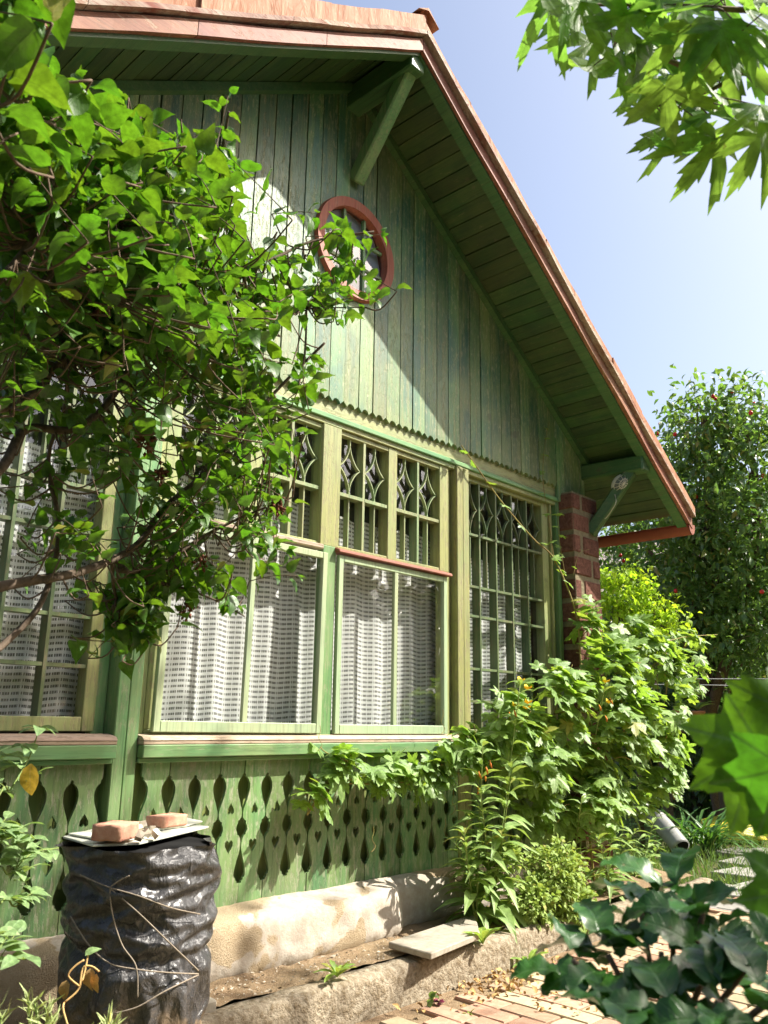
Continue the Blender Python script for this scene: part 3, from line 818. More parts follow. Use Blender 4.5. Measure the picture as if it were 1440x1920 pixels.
# ---- sills
def sill(x0, x1, z):
    MB().box(x0, x1, -.085, .03, z - .030, z - .012).build('sill_board', M['sill_bare'], H, bevel=.003)
    MB().add([(x0, -.088, z - .012), (x1, -.088, z - .012), (x1, .0, z - .012), (x0, .0, z - .012), (x0, -.070, z + .004), (x1, -.070, z + .004), (x1, .0, z + .014), (x0, .0, z + .014)], BF).build('sill_cap', M['sill_bare'], H)
    MB().box(x0, x1, -.088, .02, z - .086, z - .031).build('sill_apron', M['sill'], H, bevel=.004)
    MB().box(x0, x1, -.058, .02, z - .108, z - .087).build('sill_moulding', M['sill'], H, bevel=.004)
sill(2.014, 4.26, 1.418); sill(4.40, 5.514, 1.418); sill(.4, 1.89, 1.418)
# ---- lattice windows of the side bays
def lattice(name, xs, zs, ztop, zbot, frame_l, frame_r, ymat='muntin_shaded'):
    """xs: light boundaries; zs: rails from top down"""
    fr = MB()
    fr.box(frame_l[0], frame_l[1], .02, .095, zbot - .06, 3.165).box(frame_r[0], frame_r[1], .02, .095, zbot - .06, 3.165)
    fr.box(frame_l[1], frame_r[0], .022, .06, ztop, 3.163).box(frame_l[1], frame_r[0], .022, .06, zbot - .06, zbot)
    wd = fr.build(name, M['frame_z'], H, bevel=.003)
    rails = [ztop] + zs + [zbot]
    for x in xs[1:-1]: MB().box(x - .0075, x + .0075, .024, .09, zbot, ztop).build('muntin', M['muntin_shaded'], wd)
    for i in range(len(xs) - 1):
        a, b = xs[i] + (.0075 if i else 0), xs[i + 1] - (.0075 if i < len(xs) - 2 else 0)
        for z in zs: MB().box(a, b, .028, .085, z - .008, z + .008).build('muntin', M['muntin_shaded'], wd)
        tracery(wd, (a + b) / 2, zs[0] + .008, ztop, (b - a) / 2 - .003, .034, .056, 'muntin_shaded')
        MB().box((a + b) / 2 - .0045, (a + b) / 2 + .0045, .036, .07, zs[1] + .008, zs[0] - .008).build('muntin', M['muntin_shaded'], wd)
        for j in range(len(rails) - 1): pane(wd, rect(a - .004, b + .004, rails[j + 1], rails[j]), .072, .008)
    return wd
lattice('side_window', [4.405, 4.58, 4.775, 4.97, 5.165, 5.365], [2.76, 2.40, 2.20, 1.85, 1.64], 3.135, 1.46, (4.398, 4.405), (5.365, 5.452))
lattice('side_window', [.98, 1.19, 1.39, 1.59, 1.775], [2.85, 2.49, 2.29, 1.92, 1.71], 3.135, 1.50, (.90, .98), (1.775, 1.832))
# ---- pickets with sawn edges, hearts and spades
EDGE = [(1.312, .069), (1.252, .069), (1.245, .060), (1.238, .062), (1.225, .046), (1.205, .036), (1.185, .034), (1.165, .037), (1.14, .045), (1.115, .055), (1.09, .064), (1.07, .068), (1.05, .066), (1.038, .056), (1.033, .046), (1.025, .048), (1.012, .040), (.995, .038), (.98, .046), (.974, .045), (.968, .056), (.955, .063), (.935, .068), (.91, .067), (.885, .060), (.86, .051), (.835, .043), (.81, .037), (.795, .036), (.785, .040), (.780, .048), (.772, .047), (.768, .056), (.760, .055), (.756, .069), (.655, .069)]
def heart(cz, s, up=False):
    pts = []
    for i in range(14):
        t = 2 * math.pi * i / 14 + .0001
        x = 16 * math.sin(t) ** 3; y = 13 * math.cos(t) - 5 * math.cos(2 * t) - 2 * math.cos(3 * t) - math.cos(4 * t)
        pts.append((x / 17 * s * .85, cz + (y / 17 * s * 1.25) * (-1 if up else 1)))
    return pts
def picket_mesh(seed):
    r = random.Random(seed)
    L = [(-x, z) for z, x in EDGE]; R = [(x, z) for z, x in reversed(EDGE)]
    mb = MB().plate([(x * r.uniform(.985, 1.0), z) for x, z in L + R], [heart(.925, .030), heart(1.087, .026, True)], -.009, .006)
    A = MB(); A.V = [v - Vector((0, 0, .98)) for v in mb.V]; A.F = mb.F
    me = mesh('picket', A.V, A.F, M['picket'])
    bm = bmesh.new(); bm.from_mesh(me); bmesh.ops.recalc_face_normals(bm, faces=bm.faces); bm.to_mesh(me); bm.free()
    return me
pk = [picket_mesh(i) for i in range(3)]
def picket_run(xs):
    for i, x in enumerate(xs):
        o = link('picket', pk[i % 3], Vector((x, -.012 + U(-.004, .004), .98 + U(-.004, .004))), H)
        o.rotation_euler = (U(-.004, .004), U(-.006, .006), U(-.01, .01))
picket_run([2.547 + .1402 * k for k in range(-3, 13)])
picket_run([4.475 + .1402 * k for k in range(0, 8)])
picket_run([1.81 - .1402 * k for k in range(0, 9)])
for k in range(-12, 25):
    x = 2.617 + .1402 * k
    MB().box(x - .068, x + .068, .042 + U(-.003, .003), .058, .6, 1.32).build('backing_board', M['backing'], H)
# ---- plinth
V = []; F = []
NP = 260
for i in range(NP + 1):
    x = -1.2 + (5.57 + 1.2) * i / NP
    t = min(1, max(0, (x - 3.5) / .14))
    yf = -.215 * (1 - t) - .115 * t
    pr = [(.03, .668), (-.03, .672), (-.08, .663), (yf + .03, .652), (yf, .632), (yf - .012, .59), (yf - .02, .54), (yf - .03, .49), (yf - .034, .455), (yf - .02, .43), (yf, .36)]
    for k, (y, z) in enumerate(pr):
        a = .0 if k == 0 else 1.0
        ch = .018 * max(0, N3(x * 9, z * 12, 3)) * (1 if k > 5 else .4)
        V.append((x, y + a * (.010 * N3(x * 2.5, z * 6, 8) + .006 * N3(x * 20, z * 25, 2)) + ch, z + a * (.008 * N3(x * 3, y * 5, 6) + .004 * N3(x * 25, y * 20, 1)) - (.015 * max(0, N3(x * 1.7, 3, 3)) if 2 < k < 6 else 0)))
n = 11
for i in range(NP):
    for k in range(n - 1):
        a = i * n + k
        F.append((a, a + 1, a + n + 1, a + n))
F += [tuple(range(n - 1, -1, -1)), tuple(NP * n + k for k in range(n))]
pl = build('plinth', V, F, M['stucco'], H, True)
# ---- brick pillar
pc = MB().box(5.576, 5.945, -.131, .05, .3, 3.27).build('corner_pillar', M['mortar'], H)
z = .34; c = 0
while z < 3.2:
    h = .148 + U(-.008, .008)
    z1 = min(z + h, 3.262)
    cut = 5.57 + (.25 if c % 2 else .125) + U(-.015, .015)
    for a, b in ((5.568, cut - .013), (cut + .013, 5.952)):
        mb = MB().box(a + U(-.003, .004), b + U(-.004, .003), -.137 + U(-.005, .004), .04, z, z1)
        o = mb.build('brick', M['pillar'], pc, bevel=.014)
    z = z1 + .026; c += 1
# ---- curtains
def curtain(label, x0, x1, z0, z1, ph, amp=.015, wl=.17):
    V = []; F = []; uv = []
    nx, nz = int((x1 - x0) / .009), 14
    s = 0; px_ = None
    prof = []
    for i in range(nx + 1):
        x = x0 + (x1 - x0) * i / nx
        f = math.sin(2 * math.pi * x / wl + ph + 1.5 * N3(x * 4, ph, 1)) * (.65 + .5 * N3(x * 5, 2, ph))
        prof.append((x, f))
    us = [0]
    for i in range(1, nx + 1): us.append(us[-1] + math.hypot(prof[i][0] - prof[i - 1][0], amp * (prof[i][1] - prof[i - 1][1])))
    for j in range(nz + 1):
        t = j / nz
        for i, (x, f) in enumerate(prof):
            zz = z0 + (z1 - z0) * t
            hang = .018 * f * (t ** 6) - .012 * (1 - t) * N3(x * 3, 7, ph)
            V.append((x + .008 * N3(x * 4, zz * 2, ph), .135 + amp * f * (1.05 - .25 * t) + .01 * N3(x * 3, zz * 1.5, ph + 3), zz + hang))
            uv.append((us[i], zz + .004 * f))
    for j in range(nz):
        for i in range(nx):
            a = j * (nx + 1) + i
            F.append((a, a + 1, a + nx + 2, a + nx + 1))
    o = build('curtain', V, F, M['curtain'], None, True)
    L = o.data.uv_layers.new(name='UVMap')
    for lp in o.data.loops: L.data[lp.index].uv = uv[lp.vertex_index]
    return tag(o, label, 'curtain', 'checked net curtains behind the windows')
curtain('white checked net curtain behind the left lower sash of the middle bay', 2.08, 3.19, 1.44, 2.70, .3)
curtain('white checked net curtain behind the right lower sash of the middle bay', 3.215, 4.26, 1.44, 2.68, 1.7)
curtain('pale net curtain behind the lattice window next to the brick pillar', 4.42, 5.36, 1.46, 2.62, 2.9, .018, .15)
curtain('shaded net curtain behind the lattice window left of the green post', .95, 1.90, 1.49, 2.66, 4.1)
# ================================================================ FOLIAGE TOOLKIT
def leafuv(me):
    L = me.uv_layers.new(name='UVMap')
    for lp in me.loops:
        v = me.vertices[lp.vertex_index].co
        L.data[lp.index].uv = (v.x, v.y)
    return me
def strip_leaf(name, st, mat, fold=.25, curl=.25, wave=.0, seed=0):
    """leaf along +Y, length 1; st = [(t, halfwidth)]; midrib plus two edges, folded and curled"""
    r = random.Random(seed)
    V = []; F = []
    tw = r.uniform(-.25, .25)
    for t, h in st:
        zc = -curl * t * t + .08 * math.sin(t * 3)
        a = tw * t
        for s in (-1, 0, 1):
            x = s * h
            z = zc + fold * abs(x) + (wave * math.sin(t * 17 + s + seed) if s else 0) + x * math.sin(a)
            V.append((x, t, z))
    for i in range(len(st) - 1):
        for k in range(2):
            a = i * 3 + k
            F.append((a, a + 1, a + 4, a + 3))
    return leafuv(mesh(name, V, F, mat, True))
def polar_leaf(name, half, mat, cup=.15, droop=.15, seed=0, wave=.05):
    """palmate leaf around the petiole point, tip along +Y, radius 1"""
    r = random.Random(seed)
    pts = [(math.radians(a), q) for a, q in half] + [(-math.radians(a), q) for a, q in reversed(half[1:-1])]
    V = [(0, 0, 0)]
    n = len(pts)
    k1, k2, k3 = r.uniform(-.1, .1), r.uniform(-.1, .1), r.uniform(0, 6)
    for f in (.5, 1.0):
        for a, q in pts:
            q2 = q * f * r.uniform(.96, 1.03)
            x, y = q2 * math.sin(a), q2 * math.cos(a)
            z = cup * q2 * q2 * (1 if f == .5 else .6) * math.cos(a * 3.4) - droop * q2 * q2 + wave * math.sin(a * 5 + k3) * q2 + k1 * x + k2 * x * y
            V.append((x, y, z))
    F = []
    for i in range(n):
        j = (i + 1) % n
        F.append((0, 1 + j, 1 + i)); F.append((1 + i, 1 + j, 1 + n + j, 1 + n + i))
    return leafuv(mesh(name, V, F, mat, True))
LIL = [(0, .02), (-.03, .20), (.05, .31), (.2, .37), (.38, .35), (.56, .265), (.74, .155), (.89, .06), (1.0, .006)]
lil = [strip_leaf('leaf', LIL, M['lilac'], U(.1, .55), U(.0, .5), .03, i) for i in range(7)]
GR = [(0, 1.0), (6, .86), (9, .88), (15, .70), (18, .72), (26, .46), (33, .68), (37, .66), (43, .86), (48, .84), (53, .95), (60, .76), (65, .77), (74, .52), (84, .66), (89, .63), (98, .78), (106, .68), (112, .70), (126, .56), (140, .58), (155, .44), (170, .22), (180, .04)]
grp = [polar_leaf('leaf', GR, M['grape'], U(.05, .25), U(.05, .3), i) for i in range(6)]
MP = [(0, 1.05), (4, .86), (6, .88), (9, .68), (14, .72), (16, .50), (21, .27), (29, .44), (32, .62), (36, .60), (40, .82), (45, 1.0), (50, .80), (55, .84), (59, .60), (66, .46), (76, .27), (88, .38), (95, .58), (104, .44), (118, .40), (135, .26), (155, .20), (180, .04)]
mpl = [polar_leaf('leaf', MP, M['maple'], .1, U(.1, .45), i, .06) for i in range(5)]
BM = [(0, 1.0), (6, .86), (10, .87), (15, .74), (22, .66), (30, .62), (36, .74), (41, .76), (47, .95), (53, .84), (58, .84), (66, .66), (76, .54), (86, .60), (96, .72), (106, .60), (120, .46), (140, .36), (160, .25), (180, .05)]
bmp = [polar_leaf('leaf', BM, M['bigmaple'], .1, .2, i, .05) for i in range(3)]
def spiny(seed):
    r = random.Random(seed)
    st = [(0, .02)]
    n = 7
    for i in range(n):
        t = (i + .35) / n
        h = .30 * math.sin(math.pi * min(1, (t * .92 + .06))) ** .7
        st += [(t, h * .94), (t + .06, h * 1.06)]
    st += [(1.0, .01)]
    return strip_leaf('leaf', st, M['mahonia'], .30, .25, .05, seed)
mah = [spiny(i) for i in range(4)]
LAN = [(0, .015), (.12, .075), (.3, .14), (.5, .155), (.7, .115), (.87, .05), (1, .003)]
lan = [strip_leaf('leaf', LAN, M['primrose'], .35, c, .012, i) for i, c in enumerate((.2, .5, .75, .35))]
ros = [strip_leaf('leaf', [(0, .03), (.25, .07), (.5, .13), (.75, .15), (.92, .08), (1, .01)], M['rosette'], .3, c, .02, i) for i, c in enumerate((.1, .35, .55))]
OV = [(0, .03), (.15, .22), (.38, .31), (.6, .29), (.82, .17), (1, .02)]
oval = [strip_leaf('leaf', OV, M['rose'], .2, U(0, .25), .01, i) for i in range(3)]
def tiny(name, mat, wd=.34, n=3, fold=.3, curl=.3):
    return [strip_leaf(name, [(0, .02), (.35, wd), (.72, wd * .7), (1, .01)], mat, fold, curl, 0, i) for i in range(n)]
chl = tiny('leaf', M['cherryleaf'], .24); dkl = tiny('leaf', M['darkleaf'], .3); gol = tiny('leaf', M['gold'], .30); fev = tiny('leaf', M['feverfew'], .36)
def basis(d, nrm, size, loc):
    y = Vector(d).normalized()
    z = Vector(nrm) - y * Vector(nrm).dot(y)
    if z.length < 1e-4: z = y.orthogonal()
    z.normalize()
    x = y.cross(z)
    M4 = Matrix((x * size, y * size, z * size)).transposed().to_4x4()
    M4.translation = loc
    return M4
def join(name, inst, mat, parent, kind='stuff'):
    """many leaves as one mesh"""
    Vs = []; Fs = []; off = 0
    cache = {}
    for me, Mx in inst:
        if me.name not in cache:
            cache[me.name] = (np.array([v.co[:] for v in me.vertices]), [tuple(p.vertices) for p in me.polygons])
        A, P = cache[me.name]
        R = np.array(Mx.to_3x3()); T = np.array(Mx.translation)
        Vs.append(A @ R.T + T); Fs += [tuple(i + off for i in f) for f in P]; off += len(A)
    V = np.concatenate(Vs)
    o = build(name, V, Fs, mat, parent, True)
    UVV = np.concatenate([cache[me.name][0][:, :2] for me, Mx in inst])
    li = np.empty(len(o.data.loops), dtype=np.int32); o.data.loops.foreach_get('vertex_index', li)
    o.data.uv_layers.new(name='UVMap').data.foreach_set('uv', UVV[li].astype(np.float32).ravel())
    if kind: tag(o, kind=kind)
    return o
def foliage(root, inst, mat, lim=290, rest='foliage'):
    """largest leaves in view become single objects, the others one part"""
    sc_ = []
    for me, Mx in inst:
        px, py, z = proj(Mx.translation)
        vis = -40 < px < 1480 and -40 < py < 1960
        sc_.append((-(Mx.col[1].xyz.length / max(z, .1)) if vis else 0, me, Mx))
    order = sorted(range(len(sc_)), key=lambda i: sc_[i][0])
    R = []
    for k, i in enumerate(order):
        if k < lim and sc_[i][0] < 0: leafobj('leaf', inst[i][0], inst[i][1], root)
        else: R.append(inst[i])
    if R: join(rest, R, mat, root)
def rdir():
    while True:
        v = Vector((U(-1, 1), U(-1, 1), U(-1, 1)))
        if .05 < v.length < 1: return v.normalized()
def spline(P, n=8):
    P = [Vector(p) for p in P]; out = []
    for i in range(len(P) - 1):
        p0, p1, p2, p3 = P[max(i - 1, 0)], P[i], P[i + 1], P[min(i + 2, len(P) - 1)]
        for k in range(n):
            t = k / n
            out.append(.5 * ((2 * p1) + (p2 - p0) * t + (2 * p0 - 5 * p1 + 4 * p2 - p3) * t * t + (3 * p1 - p0 - 3 * p2 + p3) * t ** 3))
    return out + [P[-1]]

# ================================================================ LILAC (left foreground)
lbase = Vector((0.15, -1.7, GZ))
lilac = empty('lilac_bush', lbase, 'big lilac bush with heart-shaped leaves reaching in from the left before the windows', 'bush')
BR = [  # traced limbs: pixel, distance
    [(-60, 1120, 2.0), (40, 1085, 2.1), (130, 1072, 2.2), (215, 1060, 2.3), (262, 1010, 2.4), (300, 960, 2.5), (380, 880, 2.55), (450, 800, 2.6), (530, 720, 2.65), (600, 640, 2.7)],
    [(-60, 930, 1.9), (10, 880, 1.95), (70, 820, 2.05), (130, 790, 2.1), (200, 730, 2.2), (270, 650, 2.3), (330, 560, 2.35), (370, 450, 2.4), (400, 330, 2.4), (425, 200, 2.4)],
    [(-60, 800, 1.8), (30, 740, 1.9), (120, 690, 2.0), (190, 640, 2.05), (260, 600, 2.1), (380, 540, 2.2), (500, 490, 2.35), (600, 450, 2.5), (700, 440, 2.55)],
    [(-60, 1260, 2.0), (20, 1200, 2.1), (70, 1130, 2.15), (100, 1000, 2.2), (105, 870, 2.2), (120, 760, 2.2), (140, 640, 2.2)],
    [(215, 1060, 2.3), (300, 1055, 2.4), (380, 1010, 2.5), (460, 960, 2.55), (540, 930, 2.6)],
    [(215, 1060, 2.3), (270, 1090, 2.4), (330, 1100, 2.45), (400, 1120, 2.5), (450, 1150, 2.5)],
    [(-60, 560, 1.5), (20, 470, 1.6), (70, 380, 1.7), (100, 280, 1.75), (130, 200, 1.8)],
    [(-60, 700, 1.7), (60, 560, 1.8), (150, 430, 1.9), (220, 330, 2.0), (240, 220, 2.0)],
    [(270, 650, 2.3), (240, 560, 2.2), (300, 420, 2.25), (330, 300, 2.3), (340, 230, 2.3)],
    [(-50, 300, 1.25), (0, 200, 1.3), (30, 100, 1.35), (40, 20, 1.4)],
    [(215, 1060, 2.3), (230, 1110, 2.35), (250, 1170, 2.4), (280, 1200, 2.4)],
    [(500, 490, 2.35), (560, 560, 2.5), (610, 580, 2.55), (690, 580, 2.6)],
]
trunk_top = at(-60, 1120, d=2.0)
wood = MB()
nodes = []
for b, P in enumerate(BR):
    pts = spline([at(x, y, d=d) + Vector((U(-.02, .02), U(-.02, .02), U(-.02, .02))) for x, y, d in P], 5)
    if P[0][0] < 0: pts = spline([lbase + Vector((U(-.15, .15), U(-.15, .15), 0)), lbase.lerp(pts[0], .5) + Vector((-.1, U(-.1, .1), .1)), pts[0]], 5)[:-1] + pts
    r0 = (.021, .019, .015, .016, .011, .009, .013, .013, .010, .011, .008, .006)[b]
    n = len(pts)
    wood.tube(pts, [.72 * r0 * (1.0 - .74 * i / n) for i in range(n)], 7)
    nodes += [(p, b) for p in pts[6:]]
tw = MB()
L_inst = []
def shoot(tip, dirn, ln, pairs, size, base=None, droop=.45):
    """a leafy shoot with opposite leaves"""
    dirn = Vector(dirn).normalized()
    b0 = tip - dirn * ln
    pts = [b0, b0.lerp(tip, .5) + rdir() * .012, tip]
    pts = spline(pts, 4)
    tw.tube(pts, [.0019 - .0011 * i / len(pts) for i in range(len(pts))], 4)
    near = min(nodes, key=lambda q: (q[0] - b0).length_squared)[0]
    if .02 < (near - b0).length < .42:
        mid = near.lerp(b0, .5) + rdir() * .03 * (near - b0).length + Vector((0, 0, -.03))
        c = spline([near, mid, b0], 4)
        tw.tube(c, [.0027 - .0009 * i / len(c) for i in range(len(c))], 5)
    side = dirn.orthogonal().normalized()
    side.rotate(Matrix.Rotation(U(0, 6.28), 3, dirn))
    for k in range(pairs):
        t = .18 + .82 * k / max(1, pairs - 1)
        p = pts[min(len(pts) - 1, int(t * (len(pts) - 1) + .5))]
        ax = side.copy()
        ax.rotate(Matrix.Rotation(math.pi / 2 * (k % 2) + U(-.3, .3), 3, dirn))
        for s in (1, -1):
            if rnd.random() < .08: continue
            d = ax * s + dirn * U(.1, .6) + Vector((0, 0, -droop * U(.2, 1.6)))
            d.normalize()
            nrm = Vector((U(-.4, .4), U(-.4, .4), 1.0)) + dirn * .3
            sz = size * U(.6, 1.2) * (.62 if k == pairs - 1 else 1)
            pet = p + d * .012
            L_inst.append((lil[rnd.randrange(7)], basis(d, nrm, sz, pet)))
    for s in (1, -1):
        if rnd.random() < .6:
            d = dirn + rdir() * .4
            L_inst.append((lil[rnd.randrange(7)], basis(d, rdir() + Vector((0, 0, .6)), size * U(.4, .6), tip)))
# leaf masses: pixel centre, spread in pixels, distance, depth spread, shoots
BL = [
    (2, 50, 32, 60, 1.35, .12, 5), (60, 230, 70, 80, 1.6, .2, 12), (130, 330, 110, 90, 1.85, .25, 20), (250, 330, 100, 70, 2.0, .25, 16), (350, 320, 90, 90, 2.2, .25, 13),
    (120, 470, 130, 90, 1.9, .3, 20), (280, 470, 120, 90, 2.1, .3, 22), (400, 440, 70, 70, 2.3, .25, 9), (430, 560, 100, 80, 2.35, .3, 18), (300, 600, 140, 80, 2.2, .35, 22),
    (540, 520, 80, 60, 2.5, .2, 11), (615, 480, 60, 50, 2.55, .12, 6), (660, 560, 55, 40, 2.6, .1, 4), (500, 650, 90, 70, 2.5, .3, 16), (380, 700, 120, 80, 2.4, .3, 20),
    (480, 800, 80, 90, 2.5, .25, 17), (400, 880, 90, 70, 2.5, .25, 11), (500, 920, 60, 70, 2.55, .2, 10), (500, 1030, 50, 40, 2.6, .1, 5), (330, 1080, 90, 40, 2.5, .15, 8), (260, 1160, 45, 50, 2.45, .1, 9), (430, 1135, 25, 20, 2.5, .05, 2),
    (200, 800, 100, 60, 2.25, .2, 7), (110, 900, 60, 40, 2.2, .15, 2), (130, 990, 40, 45, 2.2, .1, 3), (60, 760, 60, 60, 2.0, .15, 3), (20, 620, 50, 80, 1.7, .2, 5), (180, 620, 90, 60, 2.1, .2, 9), (600, 700, 25, 40, 2.6, .1, 3), (330, 950, 60, 40, 2.45, .15, 5),
]
for px, py, sx, sy, d, dd, n in BL:
    for i in range(int(n * (2.9 if px < 380 else 1.2))):
        a, q = U(0, 6.28), math.sqrt(rnd.random())
        tip = at(px + sx * q * math.cos(a), py + sy * q * math.sin(a), d=d + U(-dd, dd))
        low = py > 1000
        dr = Vector((.35, -.05, .55)) + rdir() * .75 if not low else Vector((.5, -.1, -.2)) + rdir() * .7
        shoot(tip, dr, U(.10, .19), rnd.choice((3, 4, 4, 5)), U(.045, .062) if d > 1.5 else U(.06, .075))
for tipx, tipy, d, l in ((428, 180, 2.4, .20), (430, 250, 2.4, .12), (232, 195, 2.0, .15), (140, 150, 1.8, .14), (715, 440, 2.55, .22), (700, 560, 2.6, .2), (560, 1080, 2.6, .15), (590, 400, 2.5, .12)):
    shoot(at(tipx, tipy, d=d), Vector((.15, 0, 1)) if tipx < 500 else Vector((.8, -.6, .15)), l, 4, .052)
wood.build('branches', M['bark'], lilac, True)
tw.build('twigs', M['twig'], lilac, True)
foliage(lilac, L_inst, M['lilac'], 295)
def seedhead(px, py, d, n, r, parent):
    mb = MB(); c = at(px, py, d=d)
    for i in range(n):
        v = rdir(); p = c + Vector((v.x * r, v.y * r, v.z * r * 1.4)) * U(.3, 1)
        mb.tube([c + Vector((0, 0, r)), p], [.0012, .001], 4)
        mb.tube([p, p + v * .006, p + v * .012], [.0025, .0045, .001], 5)
    mb.build('seed_head', M['seedhead'], parent, True)
seedhead(520, 948, 2.55, 55, .020, lilac); seedhead(352, 1145, 2.45, 26, .022, lilac); seedhead(425, 510, 2.2, 26, .022, lilac); seedhead(378, 1055, 2.4, 18, .015, lilac); seedhead(275, 830, 2.2, 26, .022, lilac); seedhead(175, 590, 1.9, 20, .02, lilac); seedhead(300, 890, 2.3, 30, .02, lilac)

# ================================================================ GRAPE VINE
vb = Vector((5.45, -.30, .44))
vine = empty('grape_vine', vb, 'sprawling grape vine with pale lobed leaves climbing the brick pillar and spreading along the pickets', 'vine')
G_inst = []; vs = MB()
def gleaf(p, out, size):
    d = (out * .5 + Vector((U(-.9, .9), U(-.9, .2), U(-.8, .15)))).normalized()
    nrm = out * .35 + Vector((.08, -.40, .8)) + rdir() * .5
    G_inst.append((grp[rnd.randrange(6)], basis(d, nrm, size, p)))
VB = [  # centre px, Y plane, radii (x,y,z), leaves, size
    ((650, 1440), -.16, (.14, .08, .10), 16, .085), ((730, 1455), -.17, (.20, .08, .11), 26, .090), ((800, 1450), -.20, (.20, .10, .12), 26, .090), ((870, 1400), -.26, (.22, .12, .15), 36, .092),
    ((590, 1490), -.15, (.08, .05, .07), 6, .085), ((960, 1360), -.36, (.28, .16, .20), 52, .095), ((1050, 1310), -.42, (.32, .2, .24), 64, .095), ((1010, 1420), -.35, (.35, .2, .2), 52, .095), ((1140, 1260), -.45, (.34, .2, .26), 70, .095), ((1180, 1350), -.48, (.40, .22, .28), 80, .095), ((1120, 1420), -.36, (.35, .2, .25), 50, .095),
    ((1230, 1230), -.45, (.35, .2, .18), 46, .095), ((1240, 1430), -.40, (.28, .2, .30), 46, .09), ((1100, 1170), -.26, (.17, .10, .22), 26, .085), ((1190, 1190), -.3, (.32, .15, .14), 28, .09), ((1290, 1195), -.45, (.28, .10, .07), 14, .08), ((1250, 1320), -.45, (.25, .2, .35), 40, .09), ((1070, 1490), -.25, (.5, .12, .25), 34, .10), ((1200, 1500), -.3, (.3, .15, .2), 30, .09), ((1130, 1500), -.42, (.35, .15, .22), 44, .085), ((1010, 1500), -.2, (.35, .10, .22), 44, .10), ((1290, 1260), -.3, (.22, .2, .2), 26, .085),
]
for (px, py), Y, (rx, ry, rz), n, s in VB:
    c = at(px, py, Y=Y)
    for i in range(int(n * 1.3)):
        v = rdir(); v.y = -abs(v.y) * .8 if rnd.random() < .75 else v.y
        q = U(.55, 1.05)
        gleaf(c + Vector((v.x * rx, v.y * ry, v.z * rz)) * q, v, s * U(.75, 1.35))
    for i in range(3):
        v = rdir(); e = c + Vector((v.x * rx, v.y * ry, v.z * rz))
        vs.tube(spline([c + Vector((0, .05, -.1)), c.lerp(e, .5) + rdir() * .03, e], 4), .003, 5)
def vstem(P, r=.004, leaves=0, size=.07):
    pts = spline([at(x, y, Y=Y) for x, y, Y in P], 6)
    vs.tube(pts, [r * (1 - .6 * i / len(pts)) for i in range(len(pts))], 5)
    for i in range(leaves):
        p = pts[int((i + .6) / leaves * (len(pts) - 1))]
        gleaf(p + rdir() * .025, Vector((U(-.5, .5), -1, U(-.1, .6))), size * U(.6, 1.1))
vstem([(1120, 1700, -.3), (1105, 1550, -.3), (1110, 1400, -.36), (1090, 1250, -.3), (1080, 1150, -.22), (1040, 1050, -.12), (1000, 1010, -.08), (940, 940, -.08), (890, 870, -.08), (865, 835, -.08)], .009, 15, .066)
vstem([(1040, 1060, -.12), (1030, 980, -.10), (1018, 900, -.08), (1022, 830, -.07), (1030, 790, -.07)], .003, 8, .050)
vstem([(1060, 1080, -.12), (1050, 1020, -.12), (1045, 960, -.1)], .003, 7, .058)
vstem([(1120, 1200, -.3), (1200, 1215, -.45), (1280, 1195, -.5), (1345, 1190, -.55)], .005, 8, .075)
vstem([(860, 1450, -.2), (780, 1445, -.16), (700, 1440, -.14), (620, 1415, -.12), (600, 1400, -.1)], .006, 6, .07)
vstem([(700, 1470, -.14), (640, 1470, -.12), (590, 1480, -.12), (560, 1500, -.12)], .004, 4, .08)
vstem([(1075, 1080, -.15), (1085, 1040, -.16), (1105, 1030, -.18)], .002, 2, .035)
for sx, sy in ((835, 1535), (700, 1550), (850, 1480), (975, 1490), (1085, 1460), (600, 1360), (830, 1330)):
    P = [at(sx + 6 * math.sin(i * 1.3) * (i / 9), sy + i * 6, Y=-.2) for i in range(9)]
    vs.tube(spline(P, 3), .0016, 4)
vs.build('canes', M['vinestem'], vine, True)
foliage(vine, G_inst, M['grape'], 295)

# ================================================================ MAPLE BRANCH (top right, overhead)
mb0 = Vector((7.6, -5.6, GZ))
maple = empty('maple_tree', mb0, 'maple tree whose deeply cut leaves hang into the sky at the top right', 'tree')
mt = MB(); m_inst = []
MT = [[(1600, 40, 1.6), (1440, 110, 1.5), (1330, 170, 1.45), (1230, 200, 1.4)], [(1600, 20, 1.6), (1420, 20, 1.5), (1250, 10, 1.45), (1080, 10, 1.4)], [(1600, 120, 1.6), (1450, 200, 1.5), (1380, 260, 1.5), (1310, 300, 1.45)], [(1330, 170, 1.45), (1270, 120, 1.45), (1150, 90, 1.4)]]
mnodes = []
for P in MT:
    pts = spline([at(x, y, d=d) for x, y, d in P], 6)
    mt.tube(pts, [.006 - .0045 * i / len(pts) for i in range(len(pts))], 5)
    mnodes += pts
ML = [(1035, 25), (1075, 60), (1120, 25), (1140, 90), (1105, 110), (1190, 40), (1180, 100), (1160, 150), (1120, 150), (1230, 30), (1240, 90), (1220, 150), (1200, 190), (1250, 200), (1280, 40), (1300, 90), (1290, 140), (1330, 30), (1345, 90), (1390, 30), (1380, 80), (1270, 230), (1300, 210), (1320, 240), (1260, 270), (1310, 290), (1360, 230), (1390, 260), (1340, 300), (1290, 320), (1420, 240), (1430, 290), (1400, 110), (1430, 60), (1060, 0), (1150, 0), (1260, -10), (1340, -20), (1090, 40), (1210, 70), (1010, 5), (1420, 10), (1375, 130), (1240, 130), (1320, 150), (1170, 60), (1280, 180)]
